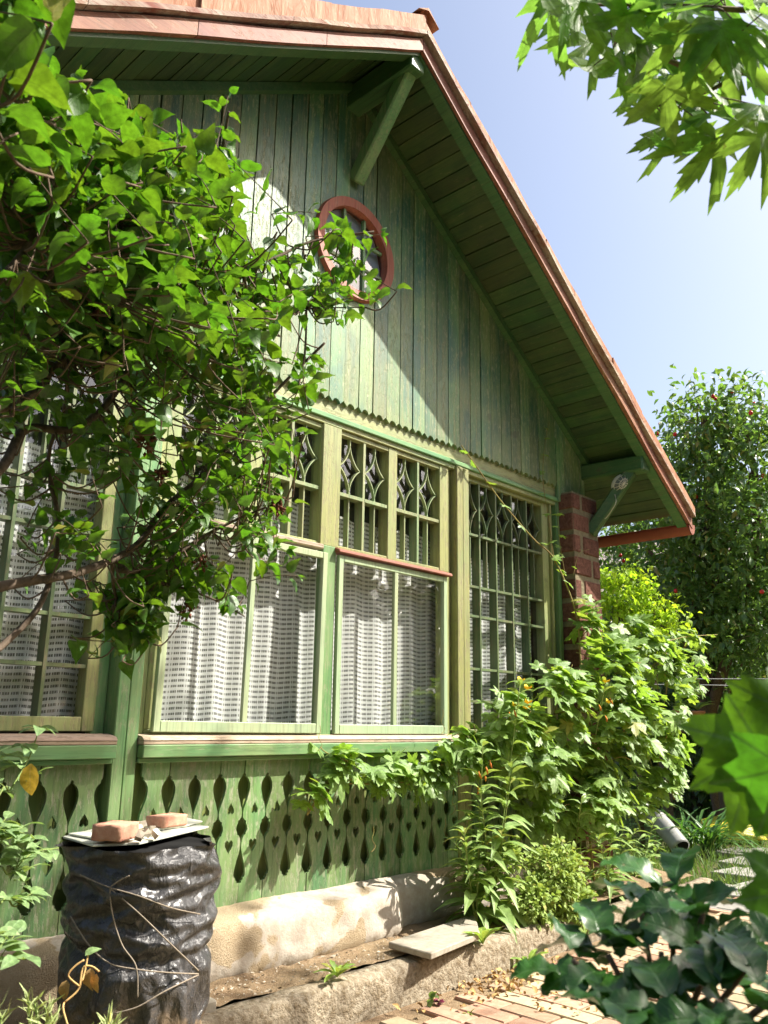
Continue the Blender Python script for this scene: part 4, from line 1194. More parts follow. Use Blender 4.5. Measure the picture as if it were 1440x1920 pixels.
for x, y in ML:
    p = at(x + U(-8, 8), y - 34 + U(-8, 8), d=1.42 + U(-.14, .14))
    d = Vector((-.35, -.1, -1)) + rdir() * .45
    nrm = -CF * (1 if rnd.random() < .5 else -1) + rdir() * .55
    m_inst.append((mpl[rnd.randrange(5)], basis(d, nrm, U(.070, .100), p)))
    nb = min(mnodes, key=lambda q: (q - p).length_squared)
    mt.tube(spline([nb, nb.lerp(p, .5) + Vector((0, 0, .01)), p], 3), .0011, 4)
mt.build('twigs', M['twig'], maple, True)
tk = MB()
top = Vector((6.2, -4.3, 7.3))
tk.tube(spline([mb0, mb0 + Vector((-.2, .1, 2.4)), Vector((6.9, -4.9, 5.0)), top], 6), [.20 - .009 * i for i in range(19)], 10)
tk.tube(spline([mb0 + Vector((-.2, .1, 2.4)), Vector((5.0, -5.2, 3.6)), Vector((3.2, -4.6, 3.6)), at(1600, 40, d=1.6)], 6), [.07 - .0034 * i for i in range(19)], 7)
for c, r, n in (((5.75, -4.0, 7.7), (.62, .55, .80), 420), ((6.3, -4.5, 8.2), (.9, .8, .7), 300), ((7.4, -5.4, 8.0), (1.2, 1.1, .9), 300)):  # unseen crown; first clump added on the sun's path to shade the left bay
    c = Vector(c)
    tk.tube([top, c], [.03, .01], 6)
    for i in range(n):
        v = rdir(); p = c + Vector((v.x * r[0], v.y * r[1], v.z * r[2])) * U(.2, 1.05)
        m_inst.append((mpl[rnd.randrange(5)], basis(Vector((-.3, 0, -1)) + rdir() * .7, Vector((0, 0, 1)) + rdir() * .6, U(.085, .12), p)))
mc = at(1265, 1790, d=.9) + SUN * 3.0  # unseen leaf clump added towards the sun to shade the mahonia
tk.tube(spline([Vector((5.0, -5.2, 3.6)), mc.lerp(Vector((5.0, -5.2, 3.6)), .5) + Vector((0, 0, .3)), mc], 4), [.03] * 3 + [.02] * 3 + [.01] * 3, 6)
for i in range(105):
    v = rdir(); p = mc + v * .36 * U(.2, 1.05)
    m_inst.append((mpl[rnd.randrange(5)], basis(Vector((-.3, 0, -1)) + rdir() * .7, Vector((0, 0, 1)) + rdir() * .6, U(.07, .10), p)))
tk.build('trunk', M['bark'], maple, True)
foliage(maple, m_inst, M['maple'], 60)

# broad maple leaves close to the lens, right edge
b2 = at(1600, 1500, d=.72)
mp2 = empty('maple_shoot', b2, 'large bright green maple leaves close by at the right edge', 'tree branch')
mt = MB(); BMI = []
for px, py, d, sx_, sy_, tn, s in ((1425, 1400, .66, -.80, -.60, (.1, .45), .058), (1445, 1430, .70, -.25, 1.0, (-.3, .2), .050), (1475, 1440, .64, -.35, -1.0, (-.55, .1), .056), (1415, 1440, .72, -.35, -1.0, (-1.6, .0), .058), (1500, 1670, .62, -.8, -.2, (.0, .6), .040), (1500, 1350, .68, -.75, .45, (.0, .5), .055)):
    p = at(px, py, d=d)
    BMI.append((bmp[rnd.randrange(3)], basis(CR * sx_ + CU * sy_ + CF * .15, -CF + CR * tn[0] + CU * tn[1], s, p)))
    mt.tube(spline([b2, b2.lerp(p, .5) + Vector((0, 0, .015)), p], 4), .0016, 5)
mt.build('twigs', M['twig'], mp2, True)
foliage(mp2, BMI, M['bigmaple'], 290)

# ================================================================ MAHONIA (bottom right)
hb = at(1180, 2150, d=1.5); hb.z = GZ
mah_r = empty('mahonia_bush', hb, 'dark glossy mahonia bush with spiny leaves in the bottom right corner', 'bush')
mt = MB(); h_inst = []
def pinnate(P, n, size, d0):
    pts = spline([at(x + 45, y, d=d) for x, y, d in P], 6)
    mt.tube(pts, [.0022 - .001 * i / len(pts) for i in range(len(pts))], 5)
    for i in range(n):
        t = .2 + .8 * i / (n - 1)
        k = min(len(pts) - 2, int(t * (len(pts) - 1)))
        p = pts[k]; ax = (pts[k + 1] - pts[k]).normalized()
        up = Vector((U(-.3, .3), U(-.3, .3), 1)).normalized()
        sd = ax.cross(up).normalized()
        for s in (1, -1):
            d = sd * s + ax * .55 + Vector((0, 0, U(-.35, .2)))
            h_inst.append((mah[rnd.randrange(4)], basis(d, up + rdir() * .35, size * 1.06 * U(.8, 1.1), p)))
    h_inst.append((mah[0], basis(pts[-1] - pts[-3], Vector((0, 0, 1)) + rdir() * .3, size * 1.06, pts[-1])))
def whorl(px, py, d, n, size):
    p = at(px, py, d=d)
    for i in range(n):
        a = i * 2.4 + U(-.3, .3)
        dr = Vector((math.cos(a), math.sin(a), U(-.25, .75)))
        nn = Vector((0, 0, 1)) - CF * .35 + rdir() * .35
        q = p + dr * .012 + Vector((0, 0, -.012 * (i % 3)))
        h_inst.append((mah[rnd.randrange(4)], basis(dr, nn, size * U(.75, 1.1), q)))
    mt.tube(spline([st, st.lerp(p, .5) + Vector((0, 0, -.02)), p], 4), .0028, 5)
st = at(1250, 1900, d=.93)
for a in ((1265, 1675, .96, 7, .062), (1200, 1700, .98, 5, .060), (1320, 1700, .94, 6, .062), (1140, 1790, .90, 7, .064), (1075, 1800, .88, 4, .054), (1240, 1785, .91, 7, .062), (1335, 1780, .88, 6, .060), (1415, 1790, .86, 6, .058), (1180, 1890, .84, 6, .060), (1270, 1895, .81, 6, .060), (1350, 1880, .80, 6, .058), (1440, 1880, .80, 6, .058)): whorl(*a)
mt.tube(spline([hb, hb.lerp(st, .5) + Vector((.02, .01, 0)), st], 5), [.008] * 6 + [.005] * 5, 6)
mt.build('stems', M['twig'], mah_r, True)
foliage(mah_r, h_inst, M['mahonia'], 290)
# ================================================================ WRAPPED BARREL
BXC, BYC, BZ0, BZ1, BRR = 1.705, -.66, .30, 1.085, .242
bar = empty('wrapped_barrel', (BXC, BYC, BZ0), 'barrel wrapped in black plastic sheet and tied with cord before the pickets', 'barrel')
def relax_film(R0, Hh, NA=110, NZ=78, iters=260, seed=4):
    """thin sheet with spare cloth pressed round a drum: distance constraints until it buckles into creases"""
    g = np.random.default_rng(seed)
    A, T = np.meshgrid(np.arange(NA) * 2 * np.pi / NA, np.linspace(0, 1, NZ + 1))
    def blur(n):
        x = g.standard_normal(T.shape)
        for _ in range(n):
            x = (np.roll(x, 1, 1) + np.roll(x, -1, 1) + 2 * x) / 4
            x[1:-1] = (x[:-2] + x[2:] + 2 * x[1:-1]) / 4
        return x / x.std()
    shape = lambda t: R0 * (.95 + .05 * t)
    R = shape(T) + .014 + .009 * blur(14) + .004 * blur(3)
    P = np.stack([R * np.cos(A), R * np.sin(A), T * Hh], -1)
    start = P.copy()
    bunch = np.clip((T - .50) / .10, 0, 1)
    rv = Hh / NZ * (1.03 + .22 * bunch + .05 * np.clip(blur(20), -1, 1))
    rh = 2 * np.pi * R0 / NA * (1.15 - .05 * bunch + .04 * np.clip(blur(20), -1, 1))
    def pairs(dj, di, par):
        j, i = np.meshgrid(np.arange(NZ + 1 - dj), np.arange(NA), indexing='ij')
        m = ((i // max(abs(di), 1)) % 2 == par) if dj == 0 else ((j // dj) % 2 == par)
        j, i = j[m], i[m]
        return (j, i), (j + dj, (i + di) % NA)
    C_ = []
    for par in (0, 1):
        for dj, di, k in ((0, 1, 1.0), (1, 0, 1.0), (1, 1, .5), (1, -1, .5), (0, 2, .12), (2, 0, .12)):
            p, q = pairs(dj, di, par)
            C_.append((p, q, np.hypot(rv[p] * dj, rh[p] * di)[:, None], k * .5))
    for it in range(iters):
        for p, q, rest, k in C_:
            d = P[q] - P[p]
            L = np.sqrt((d * d).sum(-1, keepdims=True)) + 1e-9
            d *= (L - rest) / L * k
            P[p] += d; P[q] -= d
        r = np.hypot(P[..., 0], P[..., 1]); z = np.clip(P[..., 2] / Hh, 0, 1)
        lo = shape(z) - .006
        hi = lo + .042 + .012 * bunch
        for c in (.60, .30): hi = np.where(abs(z - c - .035 * np.cos(A - 2)) < .012, lo + .006, hi)
        f = np.clip(r, lo, hi) / (r + 1e-9)
        P[..., 0] *= f; P[..., 1] *= f
        P[0] = start[0]; P[-1] = start[-1]
        P[..., 2] = .97 * P[..., 2] + .03 * start[..., 2]
    F = [(j * NA + i, j * NA + (i + 1) % NA, (j + 1) * NA + (i + 1) % NA, (j + 1) * NA + i) for j in range(NZ) for i in range(NA)]
    return P.reshape(-1, 3), F
FV, FF = relax_film(.232, BZ1 - BZ0)
o = build('plastic_wrap', FV + np.array((BXC, BYC, BZ0)), FF, M['plastic'], bar, True)
smo = o.modifiers.new('Subdivision', 'SUBSURF'); smo.levels = 1; smo.render_levels = 1
MB().tube([(BXC, BYC, BZ0 - .02), (BXC, BYC, BZ1 - .01)], BRR * .9, 24).build('drum', M['hole'], bar)
def cord(P, r=.0024):
    pts = []
    for px, py in P:
        rr = ray(px, py).normalized()
        # nearest hit with the barrel's cylinder
        dx, dy = rr.x, rr.y; ex, ey = CAM.x - BXC, CAM.y - BYC
        R = BRR + .024
        A = dx * dx + dy * dy; B = 2 * (ex * dx + ey * dy); C_ = ex * ex + ey * ey - R * R
        D_ = B * B - 4 * A * C_
        t = (-B - math.sqrt(D_)) / (2 * A) if D_ > 0 else -B / (2 * A)
        pts.append(CAM + rr * t)
    MB().tube(spline(pts, 6), r, 6).build('cord', M['cord'], bar, True)
cord([(150, 1640), (200, 1662), (260, 1680), (320, 1702), (375, 1714)])
cord([(206, 1662), (210, 1710), (228, 1770), (255, 1812), (258, 1870)])
cord([(206, 1665), (260, 1712), (320, 1770), (372, 1820)])
cord([(132, 1718), (165, 1770), (205, 1806), (260, 1818), (320, 1824), (372, 1826)])
cord([(372, 1828), (310, 1858), (258, 1888), (215, 1900)])
cord([(208, 1662), (225, 1650), (243, 1642)], .0022)
# lid of loose pale boards, two broken bricks and rubble
def slab(pts, z0, z1):
    n = len(pts)
    return [(x, y, z0) for x, y in pts] + [(x, y, z1) for x, y in pts], [tuple(reversed(range(n))), tuple(range(n, 2 * n))] + [(i, (i + 1) % n, n + (i + 1) % n, n + i) for i in range(n)]
def boardthing(label, pix, z, th):
    pts = [at(x, y, Z=z) for x, y in pix]
    V, F = slab([(p.x, p.y) for p in pts], z - th, z)
    o = MB().add(V, F).build('lid_board', M['card'], None, bevel=.0015)
    return tag(o, label, 'board', 'pale boards lying as a lid on the barrel')
boardthing('lowest thin pale board of the lid on the wrapped barrel', [(118, 1568), (175, 1584), (262, 1580), (392, 1549), (330, 1541), (200, 1548)], 1.100, .007)
boardthing('narrow pale board under the left broken brick', [(128, 1562), (190, 1573), (240, 1566), (175, 1556)], 1.109, .006)
boardthing('pale torn board under the right broken brick', [(265, 1558), (350, 1547), (380, 1539), (335, 1530), (280, 1542)], 1.109, .006)
def halfbrick(label, c, L, W, Hh, rot):
    r = random.Random(len(label))
    mb = MB().box(-L / 2, L / 2, -W / 2, W / 2, 0, Hh)
    o = mb.build('brick', M['redbrick'], None)
    bm = bmesh.new(); bm.from_mesh(o.data)
    bmesh.ops.subdivide_edges(bm, edges=bm.edges, cuts=5, use_grid_fill=True)
    for v in bm.verts:
        q = v.co * 38
        e = max(abs(v.co.x) / (L / 2), abs(v.co.y) / (W / 2))
        v.co += Vector((noise.noise(q), noise.noise(q + Vector((9, 0, 0))), noise.noise(q + Vector((0, 9, 0))))) * .0028
        if abs(v.co.x) > L / 2 * .97 and abs(v.co.y) > W / 2 * .97: v.co.x *= .972; v.co.y *= .972
    bm.to_mesh(o.data); bm.free(); o.data.shade_smooth()
    o.location = (c.x, c.y, c.z + Hh / 2); o.rotation_euler = (0, 0, rot)
    WL[o.name] = Vector(o.location)
    return tag(o, label, 'brick', 'broken bricks on the barrel lid')
halfbrick('broken red brick at the left end of the barrel lid', at(216, 1573, Z=1.110), .125, .105, .050, .55)
halfbrick('broken red brick at the right end of the barrel lid', at(312, 1548, Z=1.110), .13, .09, .038, .25)
for i, (x, y) in enumerate(((258, 1560), (268, 1552), (275, 1566), (262, 1573), (285, 1561), (292, 1568))):
    p = at(x, y, Z=1.112)
    o = MB().box(-.5, .5, -.5, .5, -.5, .5).build('rubble_lump', M['rubble'], None)
    for v in o.data.vertices: v.co = Vector((v.co.x * U(.6, 1.2), v.co.y * U(.6, 1.2), v.co.z * U(.5, 1.1))) * .026
    o.location = p + Vector((0, 0, .008)); o.rotation_euler = (U(0, 3), U(0, 3), U(0, 3))
    tag(o, 'small pale rubble lump between the two broken bricks, ' + ('nearest the left brick', 'farthest back on the lid', 'in the middle of the heap', 'foremost of the left ones', 'against the right brick', 'foremost of the right ones')[i], 'rubble', 'rubble lumps between the bricks')

# ================================================================ THINGS ON THE GROUND
pts = [at(728, 1768, Z=.475), at(808, 1790, Z=.475), at(900, 1752, Z=.475), at(890, 1715, Z=.475)]
V, F = slab([(p.x, p.y) for p in pts], .452, .480)
tag(MB().add(V, F).build('concrete_slab', M['slab'], None, bevel=.004), 'loose pale concrete slab lying on the soil beside the tall flowering plants', 'slab')
pts = [at(372, 1905, Z=.44), at(440, 1925, Z=.44), at(400, 1880, Z=.44)]
o = MB().box(2.04, 2.16, -.52, -.36, .40, .465).build('concrete_lump', M['slab'], None, bevel=.008)
tag(o, 'pale concrete block at the foot of the wrapped barrel', 'block')
grit = MB()
for i in range(900):
    x, y = U(1.9, 4.6), U(-.50, -.22)
    s = U(.003, .011) * (1.6 if rnd.random() < .06 else 1)
    z = .430 + .014 * N3(x * 5, y * 5, 1)
    p = Vector((x, y, z)); A = [p + Vector((U(-1, 1), U(-1, 1), U(-.4, .9))) * s for _ in range(4)]
    grit.add(A, [(0, 1, 2), (0, 2, 3), (0, 3, 1), (1, 3, 2)])
tag(grit.build('soil_grit', M['rubble'], None), 'loose grit and crumbs scattered over the dry soil strip', 'grit', kind='stuff')
lit = []
dl = strip_leaf('leaf', OV, M['drybrown'], .5, .6, .05, 3)
for i in range(260):
    px, py = rnd.gauss(930, 75), rnd.gauss(1835, 22)
    if i % 3 == 0: px, py = U(740, 1180), U(1790, 1905)
    p = at(px, py, Z=GZ + .022)
    if p.y < -.62: lit.append((dl, basis(rdir(), Vector((0, 0, 1)) + rdir() * .6, U(.016, .04), p)))
o = join('leaf_litter', lit, M['drybrown'], None); tag(o, 'dry brown leaf litter scattered on the pavers below the kerb', 'leaf litter')

# ================================================================ PLANTS IN THE BED
def primrose(label, base, P, nl, size, flowers=0, wilt=0):
    root = empty('evening_primrose', base, label, 'plant', 'tall flowering plants in the bed')
    sm = MB(); inst = []
    for k, tip in enumerate(P):
        b = base + Vector((U(-.03, .03), U(-.03, .03), 0))
        pts = spline([b, b.lerp(tip, .4) + Vector((U(-.03, .03), U(-.03, .03), .02)), tip], 8)
        sm.tube(pts, [.0065 - .004 * i / len(pts) for i in range(len(pts))], 6)
        n = nl
        for i in range(n):
            t = .04 + .96 * (i / (n - 1)) ** .9
            q = min(len(pts) - 1, int(t * (len(pts) - 1) + .5))
            az = i * 2.4 + k
            d = Vector((math.cos(az), math.sin(az), .75 - 1.1 * (1 - t) * U(.4, 1)))
            inst.append((lan[rnd.randrange(4)], basis(d, Vector((0, 0, 1)) - d * .2 + rdir() * .3, size * 1.2 * (1.15 - .6 * t) * U(.75, 1.15), pts[q])))
    sm.build('stem', M['stem'], root, True)
    foliage(root, inst, M['primrose'], 120)
    for tip in P[:1]:
        for i in range(flowers):
            c = tip + Vector((U(-.05, .05), U(-.05, .05), U(-.14, .02)))
            f = MB()
            for a in range(4):
                th = a * 1.57 + U(-.2, .2)
                d = Vector((math.cos(th), math.sin(th) * .6 - .3, .7)).normalized(); s_ = d.cross(Vector((0, 0, 1))).normalized()
                f.add([c, c + d * .02 + s_ * .016, c + d * .036 + s_ * .008, c + d * .036 - s_ * .008, c + d * .02 - s_ * .016], [(0, 1, 2, 3, 4)])
            f.build('flower', M['yellow'], root)
        for i in range(wilt):
            c = tip + Vector((U(-.06, .06), U(-.06, .06), U(-.22, -.04)))
            MB().tube([c, c + Vector((U(-.012, .012), -.008, -.018)), c + Vector((U(-.015, .015), -.012, -.038))], [.003, .007, .003], 5).build('wilted_flower', M['orange'], root, True)
    return root
primrose('tall leafy plant with clear yellow flowers at its top, before the lattice window', at(925, 1725, Z=.44), [at(975, 1285, Y=-.52), at(900, 1480, Y=-.5), at(960, 1440, Y=-.55)], 34, .19, 5, 2)
primrose('leafy plant with orange wilted flowers, nearest the loose concrete slab', at(895, 1735, Z=.44), [at(905, 1400, Y=-.48), at(870, 1560, Y=-.5)], 30, .17, 0, 5)
primrose('thin tall plant with one yellow flower standing amid the vine', at(1080, 1660, Z=.40), [at(1135, 1280, Y=-.62), at(1090, 1500, Y=-.5)], 26, .15, 2, 3)
primrose('bushy leafy plant right of the pale small-leaved herb', at(1130, 1690, Z=.36), [at(1150, 1500, Y=-.5), at(1120, 1570, Y=-.5), at(1190, 1560, Y=-.45)], 28, .16)
primrose('low leafy plant standing before the grey drainpipe', at(1190, 1670, Z=.33), [at(1225, 1540, Y=-.2), at(1180, 1570, Y=-.3), at(1235, 1590, Y=-.2)], 24, .14)
primrose('pale willowy plant at the left edge of the flower bed', at(880, 1700, Z=.44), [at(880, 1530, Y=-.42), at(855, 1580, Y=-.4), at(905, 1560, Y=-.45)], 26, .125)
def bushlet(name, label, cat, blobs, leaves, mat, size, base, group=None, lim=0):
    root = empty(name, base, label, cat, group)
    inst = []; sm = MB()
    for c, (rx, ry, rz), n in blobs:
        for i in range(n):
            v = rdir(); q = U(.35, 1.05)
            p = c + Vector((v.x * rx, v.y * ry, v.z * rz)) * q
            inst.append((leaves[rnd.randrange(len(leaves))], basis(v + rdir() * .8 + Vector((0, 0, .2)), Vector((.2, -.3, 1)) + v * .5 + rdir() * .5, size * U(.6, 1.3), p)))
        for i in range(max(3, n // 60)):
            v = rdir()
            sm.tube([base + Vector((U(-.03, .03), U(-.03, .03), 0)), base.lerp(c, .6), c + Vector((v.x * rx, v.y * ry, v.z * rz)) * .8], [.004, .003, .0015], 5)
    sm.build('stem', M['stem'], root, True)
    foliage(root, inst, mat, lim, 'leaf_mass')
    return root
hb2 = at(1040, 1740, Z=.36)
bushlet('pale_herb', 'pale yellow-green small-leaved herb mound below the vine', 'herb', [(at(1040, 1640, Y=-.50), (.22, .16, .19), 1300), (at(1000, 1690, Y=-.52), (.18, .12, .14), 700), (at(1070, 1700, Y=-.55), (.20, .12, .15), 800), (at(950, 1610, Y=-.45), (.10, .10, .12), 200)], fev, M['feverfew'], .036, hb2)
def rosette(label, p, n, size, up=.6, mats=ros):
    root = empty('rosette_weed', p, label, 'weed', 'low rosette weeds at the foot of the bed')
    for i in range(n):
        a = i * 2.4 + U(-.3, .3)
        d = Vector((math.cos(a), math.sin(a), up * U(.4, 1.6)))
        leafobj('leaf', mats[rnd.randrange(len(mats))], basis(d, Vector((0, 0, 1)) - d * .3, size * U(.6, 1.1), p), root)
rosette('small rosette weed growing alone in the dry soil strip', at(632, 1832, Z=.445), 14, .095, 1.0)
rosette('bright green rosette at the corner of the concrete slab', at(905, 1770, Z=.43), 11, .13, 1.1)
rosette('upright rosette weed growing against the kerb face', at(860, 1822, Z=GZ), 8, .12, 1.3)
rosette('largest bright rosette among the dry leaf litter', at(990, 1815, Z=GZ), 11, .13, 1.0)
rosette('yellowing rosette weed under the tall plants', at(945, 1800, Z=GZ), 10, .13, .9)
rosette('tiny weed between the pavers near the bottom edge', at(880, 1905, Z=GZ), 8, .035, .8)
rosette('tiny weed in the paver joint right of the wilted flower', at(960, 1862, Z=GZ), 6, .03, .8)
# fallen dark flower
p = at(822, 1880, Z=GZ + .02)
fl = empty('fallen_flower', p, 'fallen dark red flower head lying on the pavers below the kerb', 'flower')
f = MB()
for i in range(14):
    d = rdir(); d.z = abs(d.z) * .6; s_ = d.cross(Vector((0, 0, 1))).normalized()
    f.add([p, p + d * .02 + s_ * .012, p + d * .034, p + d * .02 - s_ * .012], [(0, 1, 2, 3)])
f.build('petals', M['purple'], fl)
for k in range(5): leafobj('leaf', oval[k % 3], basis(rdir() + Vector((0, .3, .3)), Vector((0, 0, 1)) + rdir() * .4, .05, p + Vector((-.02, .02, .012))), fl)

# ================================================================ ROSE SHOOTS AND HERB SPRIGS (left)
def rose(label, base, canes):
    root = empty('rose_shoot', base, label, 'shoot', 'rose shoots at the left edge')
    sm = MB(); inst = []
    for P in canes:
        pts = spline([base] + [at(x, y, d=d) for x, y, d in P], 5)
        sm.tube(pts, [.003 - .0016 * i / len(pts) for i in range(len(pts))], 5)
        for i in range(7, len(pts), 2):
            p = pts[i]
            ax = (Vector((U(-1, 1), U(-1, 1), U(-.2, .5)))).normalized()
            sd = ax.cross(Vector((0, 0, 1))).normalized()
            for k in range(5):
                d = (ax if k == 4 else sd * (1 if k % 2 else -1) + ax * .4)
                q = p + ax * (.018 + .02 * (k // 2))
                inst.append((oval[rnd.randrange(3)], basis(d + Vector((0, 0, U(-.3, .1))), Vector((.1, -.3, 1)) + rdir() * .4, U(.036, .052), q)))
            sm.tube([p, p + ax * .065], [.0012, .0008], 4)
    sm.build('cane', M['stem'], root, True)
    foliage(root, inst, M['rose'], 200)
    return root
rb = Vector((.62, -1.55, GZ))
rose('rose shoot with round grey-green leaflets left of the wrapped barrel', rb, [[(-40, 1700, 2.2), (20, 1640, 2.25), (60, 1600, 2.3), (110, 1590, 2.35)], [(-40, 1640, 2.2), (0, 1580, 2.2), (30, 1560, 2.25), (60, 1570, 2.25)], [(-30, 1760, 2.2), (30, 1700, 2.25), (60, 1680, 2.3)]])
rose('thin rose shoot with a yellowed leaf before the left sill', rb + Vector((.05, .3, 0)), [[(-30, 1560, 2.3), (20, 1480, 2.35), (55, 1420, 2.4), (75, 1360, 2.4)]])
leafobj('leaf', strip_leaf('leaf', OV, M['yellowleaf'], .2, .1, .0, 5), basis((.1, 0, -1), -CF, .075, at(58, 1432, d=2.3)), bpy.data.objects['rose_shoot.001'])
rose('small rose sprig low at the left edge', rb + Vector((-.1, -.3, 0)), [[(-60, 1830, 1.9), (-20, 1800, 1.95), (10, 1795, 2.0)]])
def sprig(label, px, py, d, hpx):
    b = at(px, 2060, d=d); top = at(px + 12, py, d=d)
    root = empty('herb_sprig', b, label, 'herb', 'needle-leaved herb sprigs along the bottom left edge')
    sm = MB(); inst = []
    for k in range(2):
        t2 = top + Vector((U(-.03, .03), U(-.03, .03), U(-.04, 0)))
        pts = spline([b + Vector((U(-.02, .02), U(-.02, .02), 0)), b.lerp(t2, .5) + rdir() * .01, t2], 6)
        sm.tube(pts, .0018, 5)
        for i in range(30):
            p = pts[int(U(.35, 1) * (len(pts) - 1))] + Vector((0, 0, U(-.01, .01)))
            dd = rdir(); dd.z = abs(dd.z) + .5
            inst.append((needle, basis(dd, rdir(), U(.022, .038), p)))
    sm.build('stem', M['stem'], root, True)
    foliage(root, inst, M['sprig'], 0, 'needles')
needle = strip_leaf('needle', [(0, .03), (.4, .07), (1, .01)], M['sprig'], .2, .2, 0, 1)
for lb, px, py, d in (('tallest needle-leaved herb sprig beside the barrel foot', 100, 1850, 1.75), ('needle-leaved herb sprig nearer the left edge', 48, 1862, 1.7), ('short herb sprig low before the barrel', 195, 1900, 1.75), ('herb sprig cut by the left edge of the picture', -5, 1870, 1.6), ('small herb sprig between two taller ones', 150, 1905, 1.7)):
    sprig(lb, px, py, d, 0)
# withered twig before the barrel
tb = at(150, 1990, d=1.9)
tw_ = empty('withered_twig', tb, 'withered twig with curled brown leaves in front of the barrel', 'twig')
s_ = MB()
for P in ([(150, 1850), (128, 1830), (140, 1812), (158, 1800)], [(150, 1850), (155, 1815), (172, 1812), (186, 1822)], [(120, 1880), (150, 1850), (165, 1790)]):
    s_.tube(spline([at(x, y, d=2.2) for x, y in P], 4), .0022, 5)
s_.tube(spline([tb, at(120, 1900, d=2.1), at(120, 1880, d=2.2)], 4), .0022, 5)
s_.build('stem', M['drybrown'], tw_, True)
for x, y in ((168, 1822), (182, 1826), (126, 1838), (172, 1815)): leafobj('leaf', dl, basis(Vector((U(-.3, .3), 0, -1)), -CF + rdir() * .5, .04, at(x, y, d=2.2)), tw_)
leafobj('leaf', oval[0], basis((.5, 0, .2), (0, -.3, 1), .04, at(160, 1792, d=2.2)), tw_)

# ================================================================ BULKHEAD LAMP
lc = at(1163, 906, Y=-.36)
lamp = empty('bulkhead_lamp', lc, 'oval caged bulkhead lamp hanging by the eave strut', 'lamp')
ax = (Vector((-.55, -.70, -.30))).normalized(); up = (Vector((.15, 0, 1)) - ax * Vector((.15, 0, 1)).dot(ax)).normalized()
up.rotate(Matrix.Rotation(-.5, 3, ax)); sx = up.cross(ax)
P3 = lambda a, b, c: lc + up * a + sx * b + ax * c
V = []; F = []
NE = 24
rings = [(.082, .056, -.02), (.084, .058, .0), (.080, .054, .012), (.070, .046, .013)]
for (a, b, c) in rings: V += [P3(a * math.cos(t * 2 * math.pi / NE), b * math.sin(t * 2 * math.pi / NE), c) for t in range(NE)]
for j in range(3):
    for i in range(NE): F.append((j * NE + i, j * NE + (i + 1) % NE, (j + 1) * NE + (i + 1) % NE, (j + 1) * NE + i))
F.append(tuple(range(NE)))
build('base', V, F, M['cream_plastic'], lamp, True)
V = []; F = []
for j in range(7):
    f = math.cos(j / 6 * 1.5); h = .012 + .05 * math.sin(j / 6 * 1.5)
    V += [P3(.070 * f * math.cos(t * 2 * math.pi / NE), .046 * f * math.sin(t * 2 * math.pi / NE), h) for t in range(NE)]
for j in range(6):
    for i in range(NE): F.append((j * NE + i, j * NE + (i + 1) % NE, (j + 1) * NE + (i + 1) % NE, (j + 1) * NE + i))
t = NT('ribbed_lamp_glass'); t.fin((0.22, 0.24, 0.25), 0.12, 0.6); t.b.inputs['Transmission Weight'].default_value = 0.35; M['lampglass'] = t.M
build('glass_dome', V, F, M['lampglass'], lamp, True)
for k in range(6):
    a = k * math.pi / 6 * 1.0
    mb = MB()
    pts = []
    for i in range(13):
        q = -1.57 + 3.14 * i / 12
        f, h = math.sin(q), math.cos(q)
        pts.append(P3(.078 * f * math.cos(a), .052 * f * math.sin(a), .012 + .058 * h))
    MB().tube(pts, .0021, 5).build('cage_bar', M['cream_plastic'], lamp, True)
for f in (.55, .98):
    h = math.sqrt(max(0, 1 - f * f))
    pts = [P3(.078 * f * math.cos(t * 2 * math.pi / 24), .052 * f * math.sin(t * 2 * math.pi / 24), .012 + .058 * h) for t in range(25)]
    MB().tube(pts, .0028, 5).build('cage_ring', M['cream_plastic'], lamp, True)
MB().tube(spline([P3(-.08, 0, .0), at(1155, 940, Y=-.36), at(1148, 955, Y=-.33), at(1135, 972, Y=-.25), at(1118, 978, Y=-.18)], 5), .003, 5).build('cable', M['cream_plastic'], lamp, True)
MB().bar(lc - ax * .015, Vector((5.93, -.36, 3.40)), .03, .02).build('mounting_arm', M['beam'], lamp)

# ================================================================ RIGHT BACKGROUND
# drainpipe
pe = at(1264, 1582, Z=GZ + .10); P0 = Vector((pe.x - 1.25, pe.y + .5, 1.0))
dp = empty('drainpipe', Vector((pe.x, pe.y, GZ)), 'grey plastic drainpipe with its open end turned to the path', 'pipe')
q1 = at(1235, 1540, d=(pe - CAM).length + .12); q0 = at(1150, 1478, d=(pe - CAM).length + .35)
MB().tube([q0, q0.lerp(q1, .6), q1], .085, 20).build('pipe', M['pipe'], dp, True)
cur = spline([q1, q1.lerp(pe, .45) + Vector((0, 0, .03)), pe + Vector((-.06, -.1, -.02))], 6)
MB().tube(cur, .092, 20).build('elbow', M['pipe'], dp, True)
dd = (cur[-1] - cur[-3]).normalized()
MB().tube([cur[-1] + dd * .001, cur[-1] + dd * .004], .078, 20).build('mouth_shade', M['hole'], dp)  # black disc on the closed end stands in for the shade inside
MB().tube([q1 - (q1 - q0).normalized() * .06, q1 + (q1 - q0).normalized() * .02], .098, 20).build('socket', M['pipe'], dp, True)
